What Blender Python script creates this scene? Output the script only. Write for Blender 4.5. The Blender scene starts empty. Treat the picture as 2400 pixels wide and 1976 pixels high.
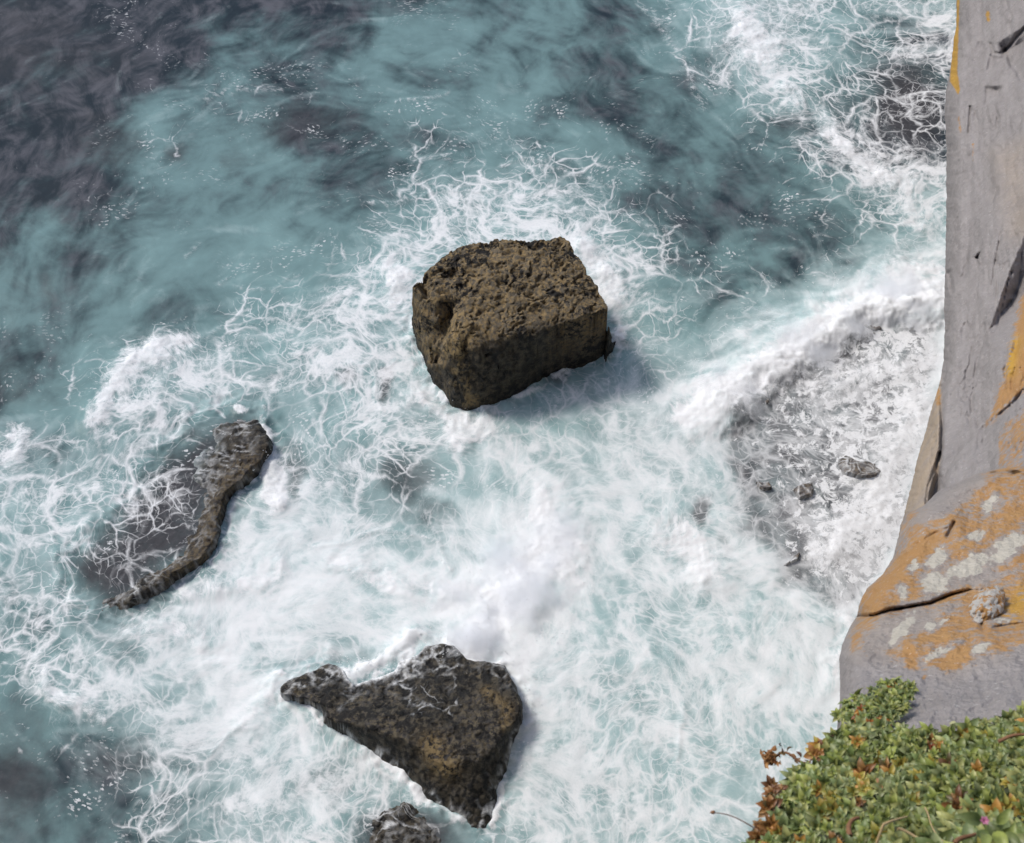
import bpy, math, random
import numpy as np
random.seed(7); RNG = np.random.default_rng(11)
S = bpy.context.scene
C = S.collection

# ------------------------------------------------------------------ camera
PITCH = math.radians(57); F = 3297.0; CAM = np.array([0.0, 0.0, 50.0])
FWD = np.array([0, math.cos(PITCH), -math.sin(PITCH)])
UP = np.array([0, math.sin(PITCH), math.cos(PITCH)])
RT = np.array([1.0, 0, 0])
cd = bpy.data.cameras.new('camera'); cam = bpy.data.objects.new('camera', cd); C.objects.link(cam)
cam.location = CAM; cam.rotation_euler = (math.pi/2 - PITCH, 0, 0)
cd.sensor_width = 36; cd.lens = F/2400*36; cd.clip_end = 20000; cd.clip_start = 0.1
cd.dof.use_dof = True; cd.dof.focus_distance = 45; cd.dof.aperture_fstop = 13
S.camera = cam

def ray(px, py):
    px = np.asarray(px, float); py = np.asarray(py, float)
    a = (px-1200)/F; b = (988-py)/F
    return FWD + a[..., None]*RT + b[..., None]*UP
def at_depth(px, py, d):
    return CAM + ray(px, py)*np.asarray(d, float)[..., None]
def on_plane(px, py, z=0.0):
    r = ray(px, py); t = (z-CAM[2])/r[..., 2]
    return CAM + r*t[..., None]
def to_px(P):
    v = P - CAM
    d = v@FWD
    return 1200+F*(v@RT)/d, 988-F*(v@UP)/d

# ------------------------------------------------------------------ noise
def _hash(ix, iy, iz, seed):
    h = (ix.astype(np.int64)*374761393 + iy.astype(np.int64)*668265263 + iz.astype(np.int64)*2147483647 + seed*974634121) & 0xffffffff
    h = ((h ^ (h >> 13))*1274126177) & 0xffffffff
    h = ((h ^ (h >> 16))*2246822519) & 0xffffffff
    return (h ^ (h >> 15)) & 0xffffffff
_G = np.array([[1,1,0],[-1,1,0],[1,-1,0],[-1,-1,0],[1,0,1],[-1,0,1],[1,0,-1],[-1,0,-1],[0,1,1],[0,-1,1],[0,1,-1],[0,-1,-1],[1,1,0],[0,-1,1],[-1,1,0],[0,-1,-1]], float)
def perlin(x, y, z=None, seed=0):
    x = np.asarray(x, float); y = np.asarray(y, float)
    z = np.zeros_like(x) if z is None else np.asarray(z, float)
    fx, fy, fz = np.floor(x), np.floor(y), np.floor(z)
    u, v, w = x-fx, y-fy, z-fz
    ix, iy, iz = fx.astype(np.int64), fy.astype(np.int64), fz.astype(np.int64)
    su, sv, sw = [t*t*t*(t*(t*6-15)+10) for t in (u, v, w)]
    out = 0
    for a in (0, 1):
        for b in (0, 1):
            for c in (0, 1):
                g = _G[_hash(ix+a, iy+b, iz+c, seed) & 15]
                d = g[..., 0]*(u-a)+g[..., 1]*(v-b)+g[..., 2]*(w-c)
                out = out + d*(su if a else 1-su)*(sv if b else 1-sv)*(sw if c else 1-sw)
    return out
def fbm(x, y, z=None, o=4, seed=0, gain=.5):
    t = 0; a = 1.0
    for i in range(o):
        k = 2.0**i
        t = t + a*perlin(x*k, y*k, None if z is None else z*k, seed+i*17); a *= gain
    return t
def ridged(x, y, z=None, o=4, seed=0):
    t = 0; a = .5
    for i in range(o):
        k = 2.03**i
        t = t + a*(1-np.abs(perlin(x*k, y*k, None if z is None else z*k, seed+i*13))*2); a *= .5
    return t
def sstep(a, b, x):
    t = np.clip((x-a)/(b-a), 0, 1); return t*t*(3-2*t)

# ------------------------------------------------------------------ 2-d shapes
def seg_dist(x, y, pts, closed=True):
    d = np.full(x.shape, 1e9); n = len(pts)
    for i in range(n if closed else n-1):
        ax, ay = pts[i]; bx, by = pts[(i+1) % n]
        ex, ey = bx-ax, by-ay; L = ex*ex+ey*ey+1e-12
        t = np.clip(((x-ax)*ex+(y-ay)*ey)/L, 0, 1)
        d = np.minimum(d, np.hypot(x-ax-t*ex, y-ay-t*ey))
    return d
def inside(x, y, pts):
    r = np.zeros(x.shape, bool); n = len(pts)
    for i in range(n):
        ax, ay = pts[i]; bx, by = pts[(i+1) % n]
        if ay == by: continue
        r ^= ((ay > y) != (by > y)) & (x < (bx-ax)*(y-ay)/(by-ay)+ax)
    return r
def sdf(x, y, pts):
    d = seg_dist(x, y, pts); return np.where(inside(x, y, pts), d, -d)

# ------------------------------------------------------------------ mesh helpers
def mesh_np(name, V, Fq, mat, attrs=None, smooth=True, parent=None):
    """V (n,3); Fq (m,4) or (m,3) ints"""
    me = bpy.data.meshes.new(name)
    V = np.ascontiguousarray(V, np.float32); Fq = np.ascontiguousarray(Fq, np.int32)
    k = Fq.shape[1]
    me.vertices.add(len(V)); me.vertices.foreach_set('co', V.ravel())
    me.loops.add(Fq.size); me.loops.foreach_set('vertex_index', Fq.ravel())
    me.polygons.add(len(Fq))
    me.polygons.foreach_set('loop_start', np.arange(0, Fq.size, k, dtype=np.int32))
    me.polygons.foreach_set('loop_total', np.full(len(Fq), k, np.int32))
    me.polygons.foreach_set('use_smooth', np.full(len(Fq), smooth, bool))
    for an, av in (attrs or {}).items():
        av = np.ascontiguousarray(av, np.float32)
        if av.ndim == 1:
            me.attributes.new(an, 'FLOAT', 'POINT').data.foreach_set('value', av)
        else:
            me.attributes.new(an, 'FLOAT_VECTOR', 'POINT').data.foreach_set('vector', av.ravel())
    me.update(calc_edges=True); me.validate()
    me.materials.append(mat)
    o = bpy.data.objects.new(name, me); C.objects.link(o)
    if parent: o.parent = parent
    return o
def grid_faces(r, c):
    i = np.arange(r-1)[:, None]*c + np.arange(c-1)[None, :]
    return np.stack([i, i+1, i+c+1, i+c], -1).reshape(-1, 4)
def tag(o, label=None, cat=None, group=None, kind=None):
    if label: o['label'] = label
    if cat: o['category'] = cat
    if group: o['group'] = group
    if kind: o['kind'] = kind
    return o
def empty(name, loc):
    o = bpy.data.objects.new(name, None); C.objects.link(o); o.location = loc; o.empty_display_size = .05
    return o

# ------------------------------------------------------------------ node helper
class N:
    def __init__(s, name):
        s.m = bpy.data.materials.new(name); s.m.use_nodes = True
        s.t = s.m.node_tree; s.t.nodes.clear()
        s.out = s.t.nodes.new('ShaderNodeOutputMaterial')
        s.b = s.t.nodes.new('ShaderNodeBsdfPrincipled')
        s.t.links.new(s.b.outputs[0], s.out.inputs[0])
    def put(s, sock, v):
        if isinstance(v, bpy.types.NodeSocket): s.t.links.new(v, sock)
        elif isinstance(v, (tuple, list)):
            sock.default_value = (*v, 1) if len(v) == 3 and sock.type == 'RGBA' else v
        else:
            sock.default_value = v if sock.type != 'RGBA' else (v, v, v, 1)
    def at(s, name, vec=False):
        n = s.t.nodes.new('ShaderNodeAttribute'); n.attribute_name = name
        return n.outputs['Vector' if vec else 'Fac']
    def pos(s):
        return s.t.nodes.new('ShaderNodeNewGeometry').outputs['Position']
    def ma(s, op, a, b=0.0, c=0.0, clamp=False):
        n = s.t.nodes.new('ShaderNodeMath'); n.operation = op; n.use_clamp = clamp
        s.put(n.inputs[0], a); s.put(n.inputs[1], b); s.put(n.inputs[2], c); return n.outputs[0]
    def vm(s, op, a, b=(0, 0, 0), sc=None):
        n = s.t.nodes.new('ShaderNodeVectorMath'); n.operation = op
        s.put(n.inputs[0], a)
        if sc is None: s.put(n.inputs[1], b)
        else: s.put(n.inputs['Scale'], sc)
        return n.outputs[0]
    def noise(s, vec, scale, detail=3, rough=.55, dist=0, color=False):
        n = s.t.nodes.new('ShaderNodeTexNoise'); s.put(n.inputs['Vector'], vec)
        n.inputs['Scale'].default_value = scale; n.inputs['Detail'].default_value = detail
        n.inputs['Roughness'].default_value = rough; n.inputs['Distortion'].default_value = dist
        return n.outputs['Color' if color else 'Fac']
    def voro(s, vec, scale, feat='DISTANCE_TO_EDGE', dim='2D', rnd=1.0):
        n = s.t.nodes.new('ShaderNodeTexVoronoi'); n.voronoi_dimensions = dim; n.feature = feat
        s.put(n.inputs['Vector'], vec); n.inputs['Scale'].default_value = scale
        n.inputs['Randomness'].default_value = rnd
        return n.outputs['Distance']
    def mr(s, v, a, b, c=0.0, d=1.0, smooth=True):
        n = s.t.nodes.new('ShaderNodeMapRange'); n.interpolation_type = 'SMOOTHSTEP' if smooth else 'LINEAR'
        for k, q in zip((0, 1, 2, 3, 4), (v, a, b, c, d)): s.put(n.inputs[k], q)
        return n.outputs[0]
    def mix(s, f, a, b):
        n = s.t.nodes.new('ShaderNodeMix'); n.data_type = 'RGBA'
        s.put(n.inputs[0], f); s.put(n.inputs[6], a); s.put(n.inputs[7], b); return n.outputs[2]
    def bump(s, h, strength, dist, normal=None):
        n = s.t.nodes.new('ShaderNodeBump'); s.put(n.inputs['Height'], h)
        s.put(n.inputs['Strength'], strength); n.inputs['Distance'].default_value = dist
        if normal is not None: s.put(n.inputs['Normal'], normal)
        return n.outputs[0]
    def set(s, **k):
        for a, v in k.items(): s.put(s.b.inputs[a.replace('_', ' ')], v)

# ------------------------------------------------------------------ sea maps (24 x 20 samples over the visible water)
TEAL = """
000001112344433566665444
000013455444433456664222
101455423455543244542111
002654211355543334442222
003535443466654333334666
344456665677776433334777
345666666777777644456788
445555667777777655777888
334567767777777666788888
456666776577776788888888
556653566677788887788888
667776666777888888888888
666666788777888887788888
666656788888888888888888
466678888888888888888888
567667888888888888888888
455667888677888888888888
344556778667888888888888
233445677766788888888888
233455666655788888888888"""
MILK = """
000000000010000234432444
000000111010000135321222
000121100111100012421000
000210000011110000132111
000100000123320000013555
000001112233332100001444
001111112433353211235777
001111233433344223567888
001343333433333346777888
002333333554345678777888
433321343346556677777888
333332743246676656778888
333335766467876557788888
332227777778976676788888
233577776789876666777777
135567654688876677777777
024557653357776677777777
013456555445776666666666
001234555545666666666666
001234442023666666666666"""
LACE = """
001200000120000235553655
000210110001001147543655
000023322221121013643433
002221011232232001376444
002210100456653111136777
001011014565565411112555
000001234733575423235777
110014556633445433456777
123665555622443346666777
124643456654455667777888
444543345546445566678888
555552654333565556668888
455545676544565456678888
544436664445655567788888
453666665567655566677777
465556654455665566777777
356556553222665566777777
124566656223666555555555
112455566743566655555555
112345664213666544444444"""
def parse(s):
    return np.array([[int(c) for c in r] for r in s.strip().split('\n')], float)/9
MT, MM, ML = parse(TEAL), parse(MILK), parse(LACE)
def cubic(M, px, py):
    u = np.clip(px/100-.5, -1.5, 24.5); v = np.clip(py/100-.5, -1.5, 20.5)
    iu, iv = np.floor(u).astype(int), np.floor(v).astype(int)
    fu, fv = u-iu, v-iv
    def w(f): return [(1-f)**3/6, (3*f**3-6*f**2+4)/6, (-3*f**3+3*f**2+3*f+1)/6, f**3/6]
    wu, wv = w(fu), w(fv); o = 0
    for a in range(4):
        for b in range(4):
            o = o + wu[a]*wv[b]*M[np.clip(iv+b-1, 0, 19), np.clip(iu+a-1, 0, 23)]
    return o

# soft patches of thick white foam: (points, radius, strength)
PUFF = [
 ([(225,990),(270,900),(330,850),(430,800)], 42, .75), ([(330,960),(260,950)], 40, .5), ([(30,1080),(45,1030)], 40, .7),
 ([(645,1080),(640,1130),(635,1190)], 32, 1.0), ([(1300,1270),(1240,1360),(1170,1420),(1110,1490),(1085,1530)], 62, 1.0),
 ([(1270,1180),(1300,1270),(1330,1340)], 50, .8), ([(1060,1000),(1150,1010)], 38, .9), ([(975,930),(1030,970),(1090,1050)], 22, .7),
 ([(2230,690),(2130,700),(2040,735),(1950,775),(1870,830),(1790,880),(1700,930),(1620,960)], 55, 1.0), ([(2200,640),(2100,640)], 45, .6),
 ([(925,640),(925,700)], 36, .9), ([(1370,580),(1410,650),(1440,700)], 34, .85), ([(1740,60),(1790,120)], 50, .8), ([(1850,210),(1880,240)], 30, .6),
 ([(1930,310),(2010,370),(2090,430)], 28, .8), ([(2130,430),(2150,520)], 38, .6), ([(1590,1250),(1640,1300),(1650,1350)], 55, .75),
 ([(800,1580),(880,1560),(960,1500)], 24, .9), ([(780,1330),(950,1370),(1100,1380)], 40, .55), ([(420,1410),(560,1370),(640,1330)], 30, .6),
 ([(560,1700),(620,1640),(660,1600)], 26, .5), ([(240,1690),(150,1630),(90,1560)], 24, .55), ([(300,1480),(440,1480),(500,1540)], 34, .5),
 ([(1930,1300),(2050,1200),(2100,1050),(2150,950)], 60, .7), ([(1990,1450),(2030,1500),(1960,1560)], 50, .6), ([(1900,900),(2050,860),(2180,840)], 50, .6),
 ([(1020,1870),(940,1800),(860,1740)], 14, .8), ([(690,1650),(750,1690)], 14, .7), ([(1230,1790),(1250,1700),(1240,1620)], 16, .5), ([(1500,1560),(1540,1530)], 40, .3),
]
# long foam lines: (points, radius, strength)
LINE = [
 ([(690,1268),(780,1275),(880,1245),(960,1240),(1010,1262),(1065,1330)], 7, 1.0), ([(1500,0),(1560,70),(1600,150),(1640,250)], 8, .6),
 ([(120,1250),(128,1320),(150,1375),(185,1420)], 5, .9), ([(25,1500),(45,1560),(120,1620),(170,1660)], 8, .7),
 ([(960,370),(1000,365),(1050,362)], 6, .6), ([(975,370),(1000,420),(1010,450)], 4, .5), ([(860,480),(960,460),(1080,455),(1170,440)], 6, .7),
 ([(1180,385),(1270,370),(1350,400),(1430,440)], 7, .7), ([(1390,440),(1450,500),(1560,540)], 6, .5),
 ([(1600,1650),(1592,1710),(1586,1780)], 6, .8), ([(780,1000),(800,1080),(790,1180)], 9, .6), ([(820,850),(900,860),(930,840)], 6, .7),
 ([(770,880),(820,950),(860,985)], 5, .8), ([(870,870),(870,920),(910,955)], 4, .7), ([(1850,330),(1900,350),(1990,370)], 6, .6),
 ([(1895,355),(1915,390),(1990,400),(2010,440)], 5, .6), ([(560,660),(640,680),(700,640)], 5, .4), ([(340,930),(420,860),(470,790),(520,770)], 8, .4),
 ([(920,250),(990,225),(1040,210)], 6, .5), ([(440,600),(480,570)], 5, .4), ([(520,660),(545,640)], 4, .5), ([(480,230),(560,205),(650,215)], 8, .4),
 ([(560,1690),(520,1740),(490,1770)], 6, .8), ([(350,1860),(310,1900)], 5, .4), ([(1140,1300),(1180,1260),(1190,1180)], 8, .4),
 ([(440,1230),(500,1245),(560,1225)], 4, .6), ([(400,1140),(450,1220)], 5, .6), ([(300,1190),(350,1130),(420,1110)], 5, .5),
]
# darker water over rock: (x, y, rx, ry, strength)
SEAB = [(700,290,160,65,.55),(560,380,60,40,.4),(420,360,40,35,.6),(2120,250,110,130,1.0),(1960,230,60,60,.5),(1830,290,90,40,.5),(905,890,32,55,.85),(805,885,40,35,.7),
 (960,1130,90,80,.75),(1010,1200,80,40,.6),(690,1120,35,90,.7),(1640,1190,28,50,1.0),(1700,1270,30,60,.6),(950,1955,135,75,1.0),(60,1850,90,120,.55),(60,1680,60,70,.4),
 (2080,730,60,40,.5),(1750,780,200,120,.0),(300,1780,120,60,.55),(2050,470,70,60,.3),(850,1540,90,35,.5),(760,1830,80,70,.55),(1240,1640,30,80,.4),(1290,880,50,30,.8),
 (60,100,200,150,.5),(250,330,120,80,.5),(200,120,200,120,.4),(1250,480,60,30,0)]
SHELF = [(1690,930),(1800,850),(1900,790),(2020,735),(2210,740),(2210,900),(2130,1250),(2010,1440),(1930,1430),(1820,1380),(1740,1230),(1690,1090)]
LEFT_ROCK = [(430,1020),(549,960),(601,973),(629,1007),(641,1052),(598,1121),(546,1156),(525,1211),(515,1266),(497,1311),(463,1339),(411,1356),(387,1401),(287,1439),(235,1436),(200,1392),(152,1332),(190,1290),(260,1200),(330,1100)]
CREST = [(2260,740),(2120,715),(2030,725),(1960,775),(1900,800),(1850,850),(1790,905),(1720,960),(1660,985),(1600,1010)]
W2 = lambda pts, z=0.0: [tuple(p[:2]) for p in on_plane(np.array([q[0] for q in pts]), np.array([q[1] for q in pts]), z)]

# flow field: points are carried back along a swirling current; foam cells looked up there come out stretched and curled
GX0, GX1, GY0, GY1 = -34.0, 36.0, 8.0, 72.0
fs = .16
fgx = np.arange(GX0-6, GX1+6, fs); fgy = np.arange(GY0-6, GY1+6, fs)
FX, FY = np.meshgrid(fgx, fgy)
pot = 2.4*perlin(FX/7, FY/7, seed=3) + .50*perlin(FX/2.6, FY/2.6, seed=5) + .06*perlin(FX/1.05, FY/1.05, seed=9)
vy, vx = np.gradient(pot, fs); vx, vy = vx, -vy
U, Vv = vy*0 + np.gradient(pot, fs)[0], -np.gradient(pot, fs)[1]
def bil(A, x, y):
    u = np.clip((x-fgx[0])/fs, 0, len(fgx)-1.001); v = np.clip((y-fgy[0])/fs, 0, len(fgy)-1.001)
    i, j = u.astype(int), v.astype(int); a, b = u-i, v-j
    return (A[j, i]*(1-a)+A[j, i+1]*a)*(1-b)+(A[j+1, i]*(1-a)+A[j+1, i+1]*a)*b
QX, QY = FX.copy(), FY.copy()
for it in range(17):
    ux, uy = bil(U, QX, QY), bil(Vv, QX, QY)
    QX -= .055*ux; QY -= .055*uy
def flow(x, y):
    return np.stack([bil(QX-FX, x, y)+x, bil(QY-FY, x, y)+y, np.zeros_like(x)], -1)

def sea_fields(x, y):
    """foam, colour and height of the water at plan points"""
    qx = bil(QX-FX, x, y)+x; qy = bil(QY-FY, x, y)+y
    # ragged edges: nudge the map look-up by the swirl and by noise
    wx = .55*(qx-x)*.35 + .55*fbm(x/2.2, y/2.2, o=4, seed=31)
    wy = .55*(qy-y)*.35 + .55*fbm(x/2.2, y/2.2, o=4, seed=47)
    P = np.stack([x+wx, y+wy, np.zeros_like(x)], -1)
    px, py = to_px(P); px0, py0 = to_px(np.stack([x, y, np.zeros_like(x)], -1))
    teal, milk, lace = cubic(MT, px, py), cubic(MM, px, py), cubic(ML, px, py)
    puff = np.zeros_like(x); line = np.zeros_like(x)
    mx, my = .8*px+.2*px0, .8*py+.2*py0
    for pts, r, s in PUFF:
        d = seg_dist(px, py, pts, False); puff = np.maximum(puff, s*np.exp(-(d/r)**2))
    for pts, r, s in LINE:
        d = seg_dist(mx, my, pts, False); line = np.maximum(line, s*np.exp(-(d/r)**2))
    bed_shade = np.zeros_like(x)
    for a, b, rx, ry, s in SEAB:
        bed_shade = np.maximum(bed_shade, s*np.exp(-(((px-a)/rx)**2+((py-b)/ry)**2)**1.3))
    sh = sdf(px, py, SHELF); shelf = sstep(-25, 40, sh)
    lr = sdf(px, py, LEFT_ROCK); bed_shade = np.maximum(bed_shade, sstep(-70, 85, lr)*.92)
    bed_shade = np.maximum(bed_shade, shelf*(.80+.25*fbm(x/1.6, y/1.6, seed=71)))
    front = seg_dist(px, py, [(2100,740),(2030,745),(1975,785),(1910,810),(1860,860),(1800,915),(1735,975)], False)
    bed_shade = np.maximum(bed_shade, np.exp(-(front/22)**2)*(.7+.6*fbm(x/.9, y/.9, seed=73)))  # shadow line below the crest, painted in with the seabed tint
    lace = lace*(1-.26*shelf)
    milk = milk-.15*sstep(1200, 1350, px)*sstep(1330, 1480, py)
    lace = np.where(lr > -60, lace-(.10+.24*sstep(400, 560, px))*sstep(-30, 40, lr), lace)
    milk = milk*(1-.75*sstep(-40, 50, lr))
    sg = seg_dist(px, py, [(2230,640),(2050,665),(1930,720),(1800,800),(1680,880),(1560,950)], False)
    surge = np.exp(-(sg/70)**2)
    lace = lace*(1-.55*surge); milk = milk+(.80-milk)*.7*surge; teal = np.maximum(teal, surge)
    for pts in (BB_R, TRI_BASE, LR_BASE):
        d = np.abs(sdf(px, py, pts)); puff = np.maximum(puff, np.exp(-(d/17)**2)*np.clip(.42+1.1*fbm(x/.9, y/.9, o=4, seed=77), 0, .9)*np.where(pts is LR_BASE, sstep(330, 420, px0*.72+py0*.0), 1))
    return dict(surge=surge, teal=teal, milk=milk, lace=lace, puff=puff, line=line, bed_shade=np.clip(bed_shade, 0, 1), shelf=shelf, holes=sstep(2050, 1750, px0)*1.25-.3+1.0*np.exp(-(seg_dist(px, py, [(1780,950),(1740,1080),(1800,1200),(1860,1330),(2000,1400)], False)/60)**2), px=px0, py=py0, qx=qx, qy=qy)

TRI_BASE = [(655,1613),(676,1594),(733,1571),(773,1554),(800,1566),(829,1606),(882,1590),(925,1576),(932,1551),(972,1538),(998,1512),(1065,1509),(1091,1544),(1138,1548),(1183,1564),(1209,1606),(1227,1649),(1222,1685),(1197,1768),(1177,1834),(1158,1893),(1148,1935),(1118,1948),(1085,1928),(1015,1881),(978,1848),(952,1818),(912,1795),(849,1749),(799,1719),(757,1697),(755,1668),(710,1650),(664,1638)]
LR_BASE = [(330,1150),(390,1050),(450,985),(500,950),(549,945),(601,965),(631,1007),(643,1052),(598,1121),(546,1156),(526,1211),(516,1266),(497,1311),(463,1339),(411,1356),(387,1401),(287,1439),(225,1440),(165,1390),(150,1320),(220,1250),(280,1200)]
CR = W2(CREST)
CURRENT = [[(0,330),(300,180),(600,60)],[(0,200),(250,120),(500,0)],[(100,800),(60,550),(150,330)],[(0,450),(120,300),(300,220)],[(250,480),(330,350),(500,240),(800,200),(1100,220)],[(300,600),(500,420),(800,380),(1000,330)],
 [(1100,40),(1450,250),(1650,450),(1950,620)],[(1350,300),(1600,560),(1850,700)],[(1500,0),(1700,250),(1950,400),(2200,560)],[(1700,50),(1900,250),(2200,420)],[(1950,200),(2230,400)],[(1850,20),(2000,60),(2200,40)],
 [(800,620),(900,480),(1100,400),(1300,400),(1450,500),(1550,650)],[(230,900),(400,780),(650,720),(850,640)],[(100,980),(300,870),(420,780)],[(450,950),(600,850),(750,780),(930,750)],[(960,850),(1000,950),(1100,1050),(1250,1100)],
 [(650,950),(700,1100),(680,1230)],[(800,900),(830,1050),(810,1200)],[(900,1000),(1050,1030),(1150,1080)],[(1250,1150),(1150,1350),(950,1420),(700,1400),(450,1450),(250,1400)],[(1300,1300),(1100,1450),(850,1500),(650,1560),(500,1750),(350,1850)],
 [(600,1350),(480,1550),(560,1650),(500,1800)],[(690,1270),(880,1250),(1060,1320),(1100,1400)],[(30,1100),(20,1400),(60,1560),(200,1680),(350,1730),(500,1700)],[(0,1750),(100,1850),(200,1976)],[(150,1150),(130,1300),(200,1420)],[(350,1100),(500,1060),(640,1050)],[(300,1200),(350,1330),(380,1400)],
 [(1250,1450),(1300,1600),(1280,1800)],[(1500,1300),(1560,1500),(1600,1700),(1580,1900)],[(1400,1000),(1480,1150),(1500,1350)],[(1700,1500),(1800,1700)],[(1500,900),(1700,800),(2000,660),(2200,600)],[(1750,950),(1700,1100),(1780,1250),(1950,1450)],[(2150,760),(2150,1000),(2050,1300)],
 [(750,1580),(900,1530),(1050,1470)],[(1260,1560),(1250,1700),(1180,1850)],[(760,1720),(950,1850),(1100,1960)],[(700,1700),(720,1850),(800,1976)],[(1500,760),(1620,720),(1750,640)],[(1560,620),(1700,560),(1500,480)]]
def current_dir(x, y):
    px, py = to_px(np.stack([x, y, x*0], -1)); c = np.zeros_like(x); q = np.zeros_like(x)
    for pl in CURRENT:
        wp = W2(pl)
        for (a, b), (A, B) in zip(zip(pl[:-1], pl[1:]), zip(wp[:-1], wp[1:])):
            d = seg_dist(px, py, [a, b], False); th = 2*math.atan2(B[1]-A[1], B[0]-A[0]); w = 1/(d*d+1200)**1.3
            c = c+w*math.cos(th); q = q+w*math.sin(th)
    return .5*np.arctan2(q, c)
cxs, cys = np.arange(GX0-6, GX1+6.4, .4), np.arange(GY0-6, GY1+6.4, .4)
_CX, _CY = np.meshgrid(cxs, cys); _TH = current_dir(_CX, _CY)+1.5*fbm(_CX/2.6, _CY/2.6, o=3, seed=801)
_C2, _S2 = np.cos(2*_TH), np.sin(2*_TH)
lst = .08
lgx, lgy = np.arange(GX0-4, GX1+4, lst), np.arange(GY0-4, GY1+4, lst)
LGX, LGY = np.meshgrid(lgx, lgy)
def bilg(A, x0, y0, st, x, y):
    u = np.clip((x-x0)/st, 0, A.shape[1]-1.001); v = np.clip((y-y0)/st, 0, A.shape[0]-1.001)
    i, j = u.astype(int), v.astype(int); a, b = u-i, v-j
    return (A[j, i]*(1-a)+A[j, i+1]*a)*(1-b)+(A[j+1, i]*(1-a)+A[j+1, i+1]*a)*b
_th = .5*np.arctan2(bilg(_S2, cxs[0], cys[0], .4, LGX, LGY), bilg(_C2, cxs[0], cys[0], .4, LGX, LGY))
DXG, DYG = np.cos(_th), np.sin(_th)
def lic(src, step, n):
    acc = src.copy(); wsum = 1.0
    for sg in (1, -1):
        x, y = LGX.copy(), LGY.copy(); dx, dy = DXG*sg, DYG*sg
        for k in range(n):
            x = x+dx*step; y = y+dy*step
            i = np.clip(((x-lgx[0])/lst+.5).astype(int), 0, len(lgx)-1); j = np.clip(((y-lgy[0])/lst+.5).astype(int), 0, len(lgy)-1)
            nx, ny = DXG[j, i], DYG[j, i]; sn = np.where(nx*dx+ny*dy < 0, -1.0, 1.0); dx, dy = nx*sn, ny*sn
            wk = .5+.5*math.cos(math.pi*(k+1)/(n+1)); acc = acc+wk*bilg(src, lgx[0], lgy[0], lst, x, y); 
    acc = acc-acc.mean(); return .5+.19*acc/acc.std()
LIC1 = lic(fbm(LGX/.26, LGY/.26, o=2, seed=811), .10, 9)
LIC2 = lic(fbm(LGX/.75, LGY/.75, o=3, seed=821), .20, 9)
def lic_at(A, x, y): return bilg(A, lgx[0], lgy[0], lst, x, y)
BB_R = [(966,765),(983,820),(1005,880),(1036,923),(1061,953),(1090,966),(1139,956),(1194,936),(1240,913),(1274,884),(1315,868),(1376,855),(1417,838),(1434,812),(1446,785),(1300,780),(1100,790)]
def sea_height(x, y, f):
    h = .12*fbm(x/7, y/7, o=2, seed=101) + .022*fbm(f['qx']/1.6, f['qy']/1.6, o=2, seed=111)
    foam = np.clip(f['lace']*1.1-.1, 0, 1)
    h += foam*.05*fbm(f['qx']/1.3, f['qy']/1.3, o=4, seed=121)
    h += f['puff']*(.14+.16*fbm(x/1.6, y/1.6, o=5, seed=131, gain=.6))
    h += f['line']*.04
    # breaking crest: gentle back (seaward), steep front towards the shelf
    d = seg_dist(x, y, CR, False)
    side = np.zeros_like(x); best = np.full(x.shape, 1e9)
    for i in range(len(CR)-1):
        (ax, ay), (bx, by) = CR[i], CR[i+1]; ex, ey = bx-ax, by-ay
        t = np.clip(((x-ax)*ex+(y-ay)*ey)/(ex*ex+ey*ey), 0, 1)
        dd = np.hypot(x-ax-t*ex, y-ay-t*ey); s = np.sign(ex*(y-ay)-ey*(x-ax))
        m = dd < best; best = np.where(m, dd, best); side = np.where(m, s, side)
    jag = .55*fbm(x/1.5, y/1.5, o=5, seed=141, gain=.6)
    sd = -side*best + jag          # + on the seaward (upper left) side
    taper = sstep(1560, 1750, f['px'])
    cre = np.where(sd > 0, np.exp(-(sd/2.8)), sstep(-1.3, 0, sd))*(.46+.22*fbm(x/2.4, y/2.4, o=3, seed=151)+.035*fbm(x/.5, y/.5, o=3, seed=153))
    h += taper*cre
    for pts, z in ((BB_R, 0), (TRI_BASE, 0), (LR_BASE, 0)):
        d = np.abs(sdf(f['px'], f['py'], pts)); h += .20*np.exp(-(d/30)**2)*fbm(x/.85, y/.85, o=3, seed=161)
    h -= .12*f['shelf']
    return h

def axis(a, b, step, far):
    core = np.arange(a, b+1e-6, step); k = step; pre = [core[0]]; post = [core[-1]]
    while post[-1] < far: k *= 1.35; post.append(post[-1]+k); 
    k = step
    while pre[-1] > -far: k *= 1.35; pre.append(pre[-1]-k)
    return np.concatenate([np.array(pre[1:])[::-1], core, np.array(post[1:])])
ax_, ay_ = axis(-29, 30, .068, 6000), axis(10, 66, .068, 6000)
SX, SY = np.meshgrid(ax_, ay_)
sx, sy = SX.ravel(), SY.ravel()
fld = sea_fields(sx, sy)
edge = sstep(0, 25, np.maximum.reduce([-29-sx, sx-30, 10-sy, sy-66]))
sz = sea_height(sx, sy, fld)*(1-.6*edge)
fld['lace'] = fld['lace']*(1-.7*edge); fld['milk'] *= 1-.7*edge; fld['bed_shade'] *= 1-edge; fld['puff'] *= 1-edge; fld['line'] *= 1-edge

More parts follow.
